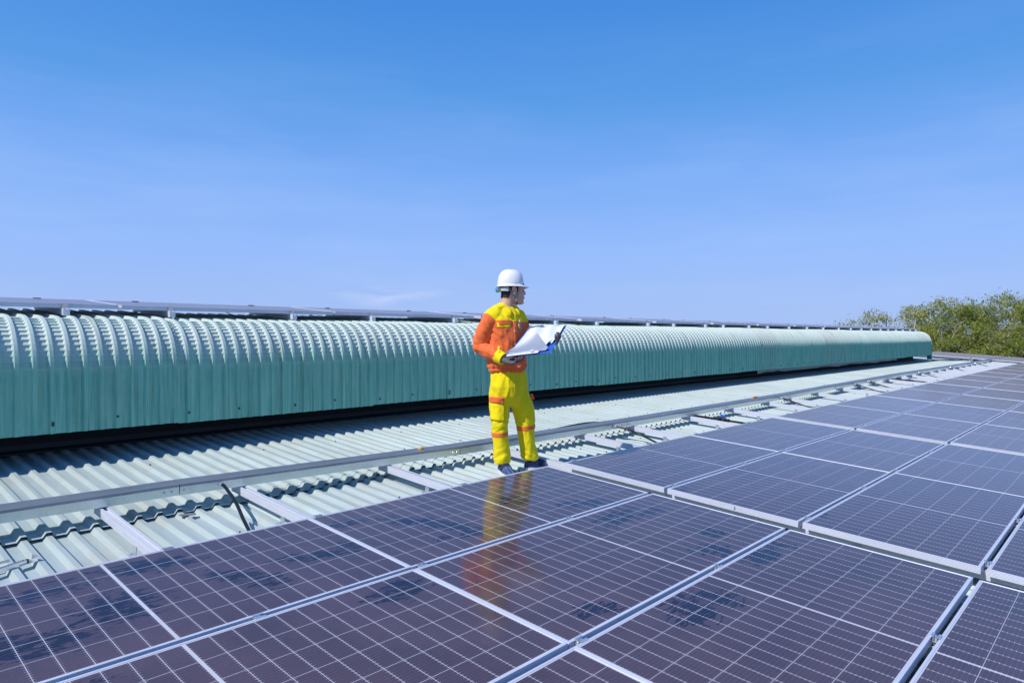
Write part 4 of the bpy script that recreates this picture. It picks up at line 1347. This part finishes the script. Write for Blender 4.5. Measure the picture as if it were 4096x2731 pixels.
# --- shoes
def shoe(heel, ang, z0):
    s = empty('shoe'); s.parent = person
    s.location = (heel[0], heel[1], z0); s.rotation_euler = (0, 0, ang); s.scale = (1.10, 1.14, 1.12)
    prof = [(-.012, .020, .050), (0.0, .032, .068), (.03, .037, .082), (.075, .037, .090), (.115, .039, .080), (.15, .043, .063), (.19, .046, .050), (.225, .042, .042), (.25, .030, .034), (.262, .012, .028)]
    bm = bmesh.new(); rings = []
    for x, w, h in prof:
        ring = []
        for k in range(15):
            q = PI * k / 14
            ring.append(bm.verts.new((x, w * math.copysign(abs(math.cos(q)) ** .8, math.cos(q)), .016 + (h - .016) * math.sin(q) ** .75)))
        rings.append(ring)
    for a, b in zip(rings, rings[1:]):
        for k in range(14): bm.faces.new((a[k], a[k + 1], b[k + 1], b[k]))
    bm.faces.new(rings[0]); bm.faces.new(rings[-1][::-1])
    bm_obj('upper', bm, M['shoe'], s, True)
    bm = bmesh.new()
    out = [(x, w * 1.07 + .002) for x, w, h in prof]
    poly = [(x, w) for x, w in out] + [(x, -w) for x, w in out[::-1]]
    add_prism(bm, poly, lambda p, t: Vector((p[0], p[1], t)), 0.0, .026)
    bm_obj('sole', bm, M['sole'], s)
    def over(x0, x1, lift):
        bm = bmesh.new(); prev = None
        for x in (x0, (x0 + x1) / 2, x1):
            w = interp(x, [p[0] for p in prof], [p[1] for p in prof]); h = interp(x, [p[0] for p in prof], [p[2] for p in prof])
            ring = [bm.verts.new((x, (w + lift) * math.copysign(abs(math.cos(q)) ** .8, math.cos(q)), .016 + (h + lift - .016) * math.sin(q) ** .75)) for q in [PI * k / 18 for k in range(1, 18)]]
            if prev:
                for k in range(16): bm.faces.new((prev[k], prev[k + 1], ring[k + 1], ring[k]))
            prev = ring
        return bm
    bm_obj('strap', over(.088, .135, .003), simple('navy_strap', (.012, .02, .06), .8), s, True)
    for x in (.160, .190): bm_obj('stripe', over(x, x + .005, .0012), M['check'], s, True)
    bm = bmesh.new()
    for off in (-.016, .014):
        prev = None
        for i in range(8):
            x = .14 + .105 * i / 7
            h = interp(x, [p[0] for p in prof], [p[2] for p in prof]); w = interp(x, [p[0] for p in prof], [p[1] for p in prof])
            cq = off / w
            zz = .016 + (h - .016) * max(.02, 1 - cq * cq) ** .375 + .0015
            c = [bm.verts.new((x, off + e, zz)) for e in (-.0025, .0025)]
            if prev: bm.faces.new((prev[0], prev[1], c[1], c[0]))
            prev = c
    bm_obj('stripe', bm, M['check'], s)
    return s
def ground_at(x, y):
    wp = P0 + Matrix.Rotation(YAW - PI / 2, 3, 'Z') @ Vector((x, y, 0))
    return (LOW + RH) / CT + wp.y * math.tan(TH) - P0.z
sr = (-.158, -.005); sl_ = (.065, .095)
shoe(sr, R(-72), ground_at(-.13, -.1) + .001)
shoe((.050, .085), R(20), ground_at(.15, .1) + .001)

# --- gloves
def hand(wrist, d, palm, thumb, curl, tcurl=.35, sc=1.0):
    """d: towards the fingers, palm: the way the palm looks, thumb: +1/-1 side"""
    W = Vector(wrist); d = Vector(d).normalized(); n = Vector(palm); n = (n - d * n.dot(d)).normalized(); c = n.cross(d)
    bm = bmesh.new()
    loft(bm, [(W - d * .045, c * .034, n * .030), (W - d * .02, c * .033, n * .028), (W + d * .005, c * .032, n * .024), (W + d * .035, c * .042, n * .020), (W + d * .065, c * .044, n * .018), (W + d * .088, c * .040, n * .014)], 20)
    for k, (o, L) in enumerate(((.031, .070), (.011, .079), (-.010, .074), (-.029, .058))):
        o *= thumb
        p = W + d * .078 + c * o
        pts = [p]; dd = d.copy() + c * o * 1.4; dd.normalize()
        for seg_, cu in ((.45, curl[0]), (.31, curl[1]), (.24, curl[2])):
            ax = dd.cross(n).normalized() if abs(dd.dot(n)) < .99 else c
            dd = (Matrix.Rotation(cu + .05 * k, 3, dd.cross(n).normalized()) @ dd).normalized() if dd.cross(n).length > .05 else dd
            n2 = n
            p = p + dd * L * seg_; pts.append(p)
        add_tube(bm, catmull(pts, 4), [.0105 - .0028 * i / 12 for i in range(13)], 10)
        ell(bm, pts[-1], (.0078,) * 3, None, 2)
    p = W + d * .022 + c * thumb * .032
    t1 = (d * .62 + c * thumb * .62 + n * .38).normalized(); t2 = (d * .85 + c * thumb * .15 + n * tcurl).normalized()
    pts = [p, p + t1 * .038, p + t1 * .038 + t2 * .030, p + t1 * .038 + t2 * .052]
    add_tube(bm, catmull(pts, 4), [.0135 - .004 * i / 12 for i in range(13)], 10)
    ell(bm, pts[-1], (.0090,) * 3, None, 2)
    bmesh.ops.scale(bm, vec=(sc, sc, sc), space=Matrix.Translation(-W), verts=bm.verts)
    me = remesh(bm, .0034, 3); me.name = 'glove'
    return link('glove', me, M['glove'], person)
hand((-.140, -.212, .949), (.84, -.42, -.20), (.05, -.30, .95), 1, (.25, .45, .40), sc=1.18)
hand((.222, -.092, 1.066), (.80, -.45, .28), (-.45, -.25, .85), 1, (.55, .75, .55), sc=1.08)

# --- the open folder in the worker's hands
folder = empty('open_folder', P0, (0, 0, YAW - PI / 2))
tag(folder, 'open blue folder with loose white papers held by the worker', 'folder')
FA, FB, FC_, FDn = Vector((-.117, -.275, .966)), Vector((.231, -.275, 1.003)), Vector((.382, -.005, 1.225)), Vector((.078, -.03, 1.208))
FN = (FB - FA).cross(FDn - FA).normalized()
def fp(s, t, o=0.0):
    return (FA * (1 - s) + FB * s) * (1 - t) + (FDn * (1 - s) + FC_ * s) * t + FN * o
def sheet(name, fn, ns, nt, mat, thick, parent, smooth=True):
    bm = bmesh.new()
    T = [[bm.verts.new(fn(i / ns, j / nt)) for i in range(ns + 1)] for j in range(nt + 1)]
    B = [[bm.verts.new(fn(i / ns, j / nt) - FN * thick) for i in range(ns + 1)] for j in range(nt + 1)]
    for j in range(nt):
        for i in range(ns):
            bm.faces.new((T[j][i], T[j][i + 1], T[j + 1][i + 1], T[j + 1][i]))
            bm.faces.new((B[j][i], B[j + 1][i], B[j + 1][i + 1], B[j][i + 1]))
    edge = [(0, i) for i in range(ns)] + [(j, ns) for j in range(nt)] + [(nt, ns - i) for i in range(ns)] + [(nt - j, 0) for j in range(nt)]
    for a, b in zip(edge, edge[1:] + edge[:1]):
        bm.faces.new((T[a[0]][a[1]], B[a[0]][a[1]], B[b[0]][b[1]], T[b[0]][b[1]]))
    return bm_obj(name, bm, mat, parent, False)
sheet('cover', lambda s, t: fp(s, t, .010 * (1 - s) ** 2), 12, 6, M['cover'], .004, folder)
def stack(s, t):
    tmin = .03 + (.0 if s < .62 else (s - .62) / .38 * .40 + .05 * math.sin(s * 52))
    ss = .06 + .90 * s
    tt = tmin + (.955 - tmin) * t
    w = .004 * math.sin(ss * 17 + tt * 4) + .007 * max(0, math.sin(tt * 8 + 1.1)) * (1 - ss) + (.016 * math.exp(-(t / .18) ** 2) * (.5 + .5 * math.sin(s * 46)) if s > .55 else 0)
    return fp(ss, tt, .012 + .012 * (1 - s) ** 2 + w)
sheet('paper_stack', stack, 36, 20, M['paper'], .004, folder)
def under(s, t): return fp(.02 + .70 * s, .0 + .10 * t - .035 * (1 - s) * (1 - t), .016 + .008 * (1 - s))
sheet('lower_sheet', under, 10, 3, M['paper'], .002, folder)
def page(s, t):
    bot = fp(.0 + .86 * s, .02 + .05 * s, .020 - .006 * s)
    L, K, Rr = Vector((-.122, -.300, 1.012)), Vector((.124, -.285, 1.164)), Vector((.216, -.262, 1.044))
    if s < .58:
        q = s / .58; top = L.lerp(K, q) - FN * .012 * math.sin(PI * q)
    else:
        q = (s - .58) / .42; top = K.lerp(Rr, q) + FN * .004 * math.sin(PI * q)
    return bot.lerp(top, t) + FN * (.012 * math.sin(PI * t) * math.sin(PI * min(1, s * 1.1)))
sheet('curled_page', page, 30, 10, M['paper'], .0008, folder)
bm = bmesh.new()
a, b = fp(.04, .90, .030), fp(.40, .945, .028)
add_tube(bm, [a, b], .006, 8)
add_tube(bm, [fp(.05, .80, .030), fp(.05, .97, .030)], .004, 8)
bm_obj('clip', bm, M['clip'], folder)
# pen in the chest pocket
pen = empty('pen', P0, (0, 0, YAW - PI / 2))
tag(pen, 'blue and white pen clipped in the worker\'s chest pocket', 'pen')
hit = bvh_j.ray_cast(Vector((-.014, -1, 1.235)), Vector((0, 1, 0)))
pb = (hit[0] + hit[1] * .008) if hit[0] else Vector((-.014, -.06, 1.235))
ax = Vector((-.12, 0, 1)).normalized()
bm = bmesh.new(); add_tube(bm, [pb - ax * .040, pb + ax * .012], .0045, 8); bm_obj('barrel', bm, M['blue'], pen)
bm = bmesh.new(); add_tube(bm, [pb + ax * .012, pb + ax * .034], .0042, 8); bm_obj('cap', bm, M['sole'], pen)
bm = bmesh.new(); add_tube(bm, [pb - ax * .052, pb - ax * .040], .0047, 8); bm_obj('tip', bm, M['strap'], pen)



# ------------------------------------------------------------------ trees beyond the far end of the roof
def mat_leaf():
    m = Mat('leaf')
    g = m.pos(); r = m.rand()
    n1 = m.noise(g, .9, 4, .6); n2 = m.noise(g, 7.0, 3, .6)
    c = m.mix(m.rng(n1, .35, .65), (.29, .35, .07), (.52, .47, .10))
    c = m.mix(m.rng(n2, .58, .72, 0, .6), c, (.58, .44, .08))
    c = m.mix(m.rng(r, .0, 1.0, 0, .35), c, (.22, .34, .07))
    m.P(color=c, rough=.55, spec=.3)
    tr = m.n('ShaderNodeBsdfTranslucent'); m.t.links.new(c, tr.inputs[0])
    mx = m.n('ShaderNodeMixShader'); mx.inputs[0].default_value = .5
    m.t.links.new(m.b.outputs[0], mx.inputs[1]); m.t.links.new(tr.outputs[0], mx.inputs[2]); m.t.links.new(mx.outputs[0], m.out.inputs[0])
    return m.m
M['leaf'] = mat_leaf()
M['bark'] = simple('pale_bark', (.50, .46, .41), .9, var=.35, scale=3)

def tree(x, y, ztop, seed, label, dens=1.0, spread=2.6, low=-3.0):
    rnd = random.Random(seed)
    t = empty('tree', (x, y, -7.0))
    tag(t, label, 'tree', 'trees beyond the far end of the roof')
    H = ztop + 7.0
    bm = bmesh.new()
    lv, lf = [], []
    def limb(p, d, L, r, lev):
        pts = [p.copy()]
        n = 5 if lev < 2 else 4
        for i in range(n):
            d = (d + Vector((rnd.uniform(-1, 1), rnd.uniform(-1, 1), rnd.uniform(-.4, .8))) * (.16 + .05 * lev)).normalized()
            p = p + d * L / n
            if p.z > H: d.z *= .2
            pts.append(p.copy())
        rr = [r * (1 - .75 * i / n) for i in range(n + 1)]
        add_tube(bm, pts, rr, 5 if lev < 2 else 3, cap=False)
        return pts
    def leaves(p, num, sp):
        for _ in range(num):
            o = p + Vector((rnd.gauss(0, sp), rnd.gauss(0, sp), rnd.gauss(0, sp * .7)))
            a = rnd.uniform(0, 2 * PI); dr = rnd.uniform(-.9, .25)
            ln = rnd.uniform(.14, .27); wd = ln * rnd.uniform(.26, .42)
            dv = Vector((math.cos(a) * math.cos(dr), math.sin(a) * math.cos(dr), math.sin(dr)))
            sv = dv.cross(Vector((rnd.uniform(-.5, .5), rnd.uniform(-.5, .5), 1))).normalized()
            b = len(lv)
            lv.extend([o, o + dv * ln * .45 + sv * wd * .5, o + dv * ln, o + dv * ln * .45 - sv * wd * .5])
            lf.append((b, b + 1, b + 2, b + 3))
    ns = 4 if dens > .6 else 3
    for s in range(ns):
        az = 2 * PI * (s + rnd.uniform(-.3, .3)) / ns
        lean = rnd.uniform(.10, .30) * spread / 2.6
        hh = H * rnd.uniform(.80, 1.0) if s else H * .98
        stem = limb(Vector((rnd.uniform(-.15, .15), rnd.uniform(-.15, .15), 0)), Vector((math.cos(az) * lean, math.sin(az) * lean, 1)), hh * .97, .11, 0)
        for k in range(int(15 * dens) + 3):
            f = rnd.uniform(.36, 1.0)
            i = min(int(f * (len(stem) - 1)), len(stem) - 2)
            q = f * (len(stem) - 1) - i
            p = stem[i].lerp(stem[i + 1], q)
            if p.z - 7 < low: continue
            a2 = rnd.uniform(0, 2 * PI)
            br = limb(p, Vector((math.cos(a2), math.sin(a2), rnd.uniform(.3, 1.1))), spread * rnd.uniform(.45, .95) * (1.15 - .65 * f), .030, 1)
            for w in range(3):
                bp = br[rnd.randint(2, len(br) - 1)]
                a3 = rnd.uniform(0, 2 * PI)
                tw = limb(bp, Vector((math.cos(a3), math.sin(a3), rnd.uniform(-.1, .9))), rnd.uniform(.4, .9), .012, 2)
                if rnd.random() < .80:
                    for tp in tw[2:]: leaves(tp, int(18 * (.58 + .5 * dens)), .19)
            leaves(br[-1], int(27 * dens) + 5, .25)
        leaves(stem[-1], 16, .22)
        leaves(stem[-2], 12, .25)
    bm_obj('trunk', bm, M['bark'], t)
    raw_obj('crown', lv, lf, M['leaf'], t)
    return t
TREES = [(47.4, 11.05, 3.25, .42, 1.5, 'sparse thin tree just above the ventilator panels, leftmost of the trees'),
         (55.0, 11.3, 2.6, .45, 1.5, 'low sparse tree behind the two thin leftmost trees'),
         (46.7, 9.1, 3.5, .55, 1.5, 'slender tree with one tall twig above the ventilator, second from left'),
         (54.2, 9.9, 3.0, .8, 2.2, 'rounded sparse tree above the far part of the ventilator'),
         (51.0, 7.6, 3.3, .8, 2.2, 'leafy tree directly behind the ventilator end cap'),
         (60.92, 8.45, 3.0, .9, 3.0, 'dense tree in the back row behind the ventilator end'),
         (49.72, 5.78, 4.2, .75, 2.4, 'tall tree with the highest tips, just right of the ventilator end'),
         (55.21, 5.77, 4.1, .85, 2.6, 'bushy tree right behind the tree with the highest tips'),
         (50.06, 3.94, 3.5, 1.1, 2.8, 'full yellow green tree beyond the end of the cable tray'),
         (61.62, 4.79, 3.9, 1.1, 3.2, 'dense back row tree beyond the end of the cable tray'),
         (53.57, 3.14, 3.7, 1.1, 3.0, 'bushy tree second from the right edge'),
         (50.55, 1.96, 3.55, 1.15, 3.0, 'bushy tree at the right edge of the picture'),
         (47.2, 5.0, 1.7, 1.1, 2.6, 'low leafy tree in front, above the far rack panels'),
         (46.3, 2.9, 1.6, 1.1, 2.6, 'low leafy tree in front, above the tray end'),
         (47.0, 7.2, 1.4, .9, 2.4, 'low leafy tree in front, beside the ventilator end cap'),
         (56.6, 1.0, 3.8, 1.1, 3.0, 'tall bushy tree standing just past the right edge'),
         (50.5, -.6, 3.4, 1.1, 3.0, 'bushy tree farther past the right edge'),
         (52.0, -4.2, 3.6, 1.0, 3.0, 'third bushy tree past the right edge'),
         (49.5, -7.8, 3.2, 1.0, 3.0, 'fourth bushy tree past the right edge')]
for i, (x, y, zt, dn, sp, lab) in enumerate(TREES):
    tree(x, y, zt, 100 + i, lab, dn, sp)

# ------------------------------------------------------------------ ground
bm = bmesh.new()
vs = [bm.verts.new((x, y, -7.0)) for x, y in ((-900, -900), (900, -900), (900, 900), (-900, 900))]
bm.faces.new(vs)
mg = Mat('dry_ground'); pz = mg.pos()
mg.P(color=mg.mix(mg.noise(pz, .3, 6), (.10, .11, .05), (.20, .17, .10)), rough=.95)
o = bm_obj('ground', bm, mg.m); tag(o, kind='structure')
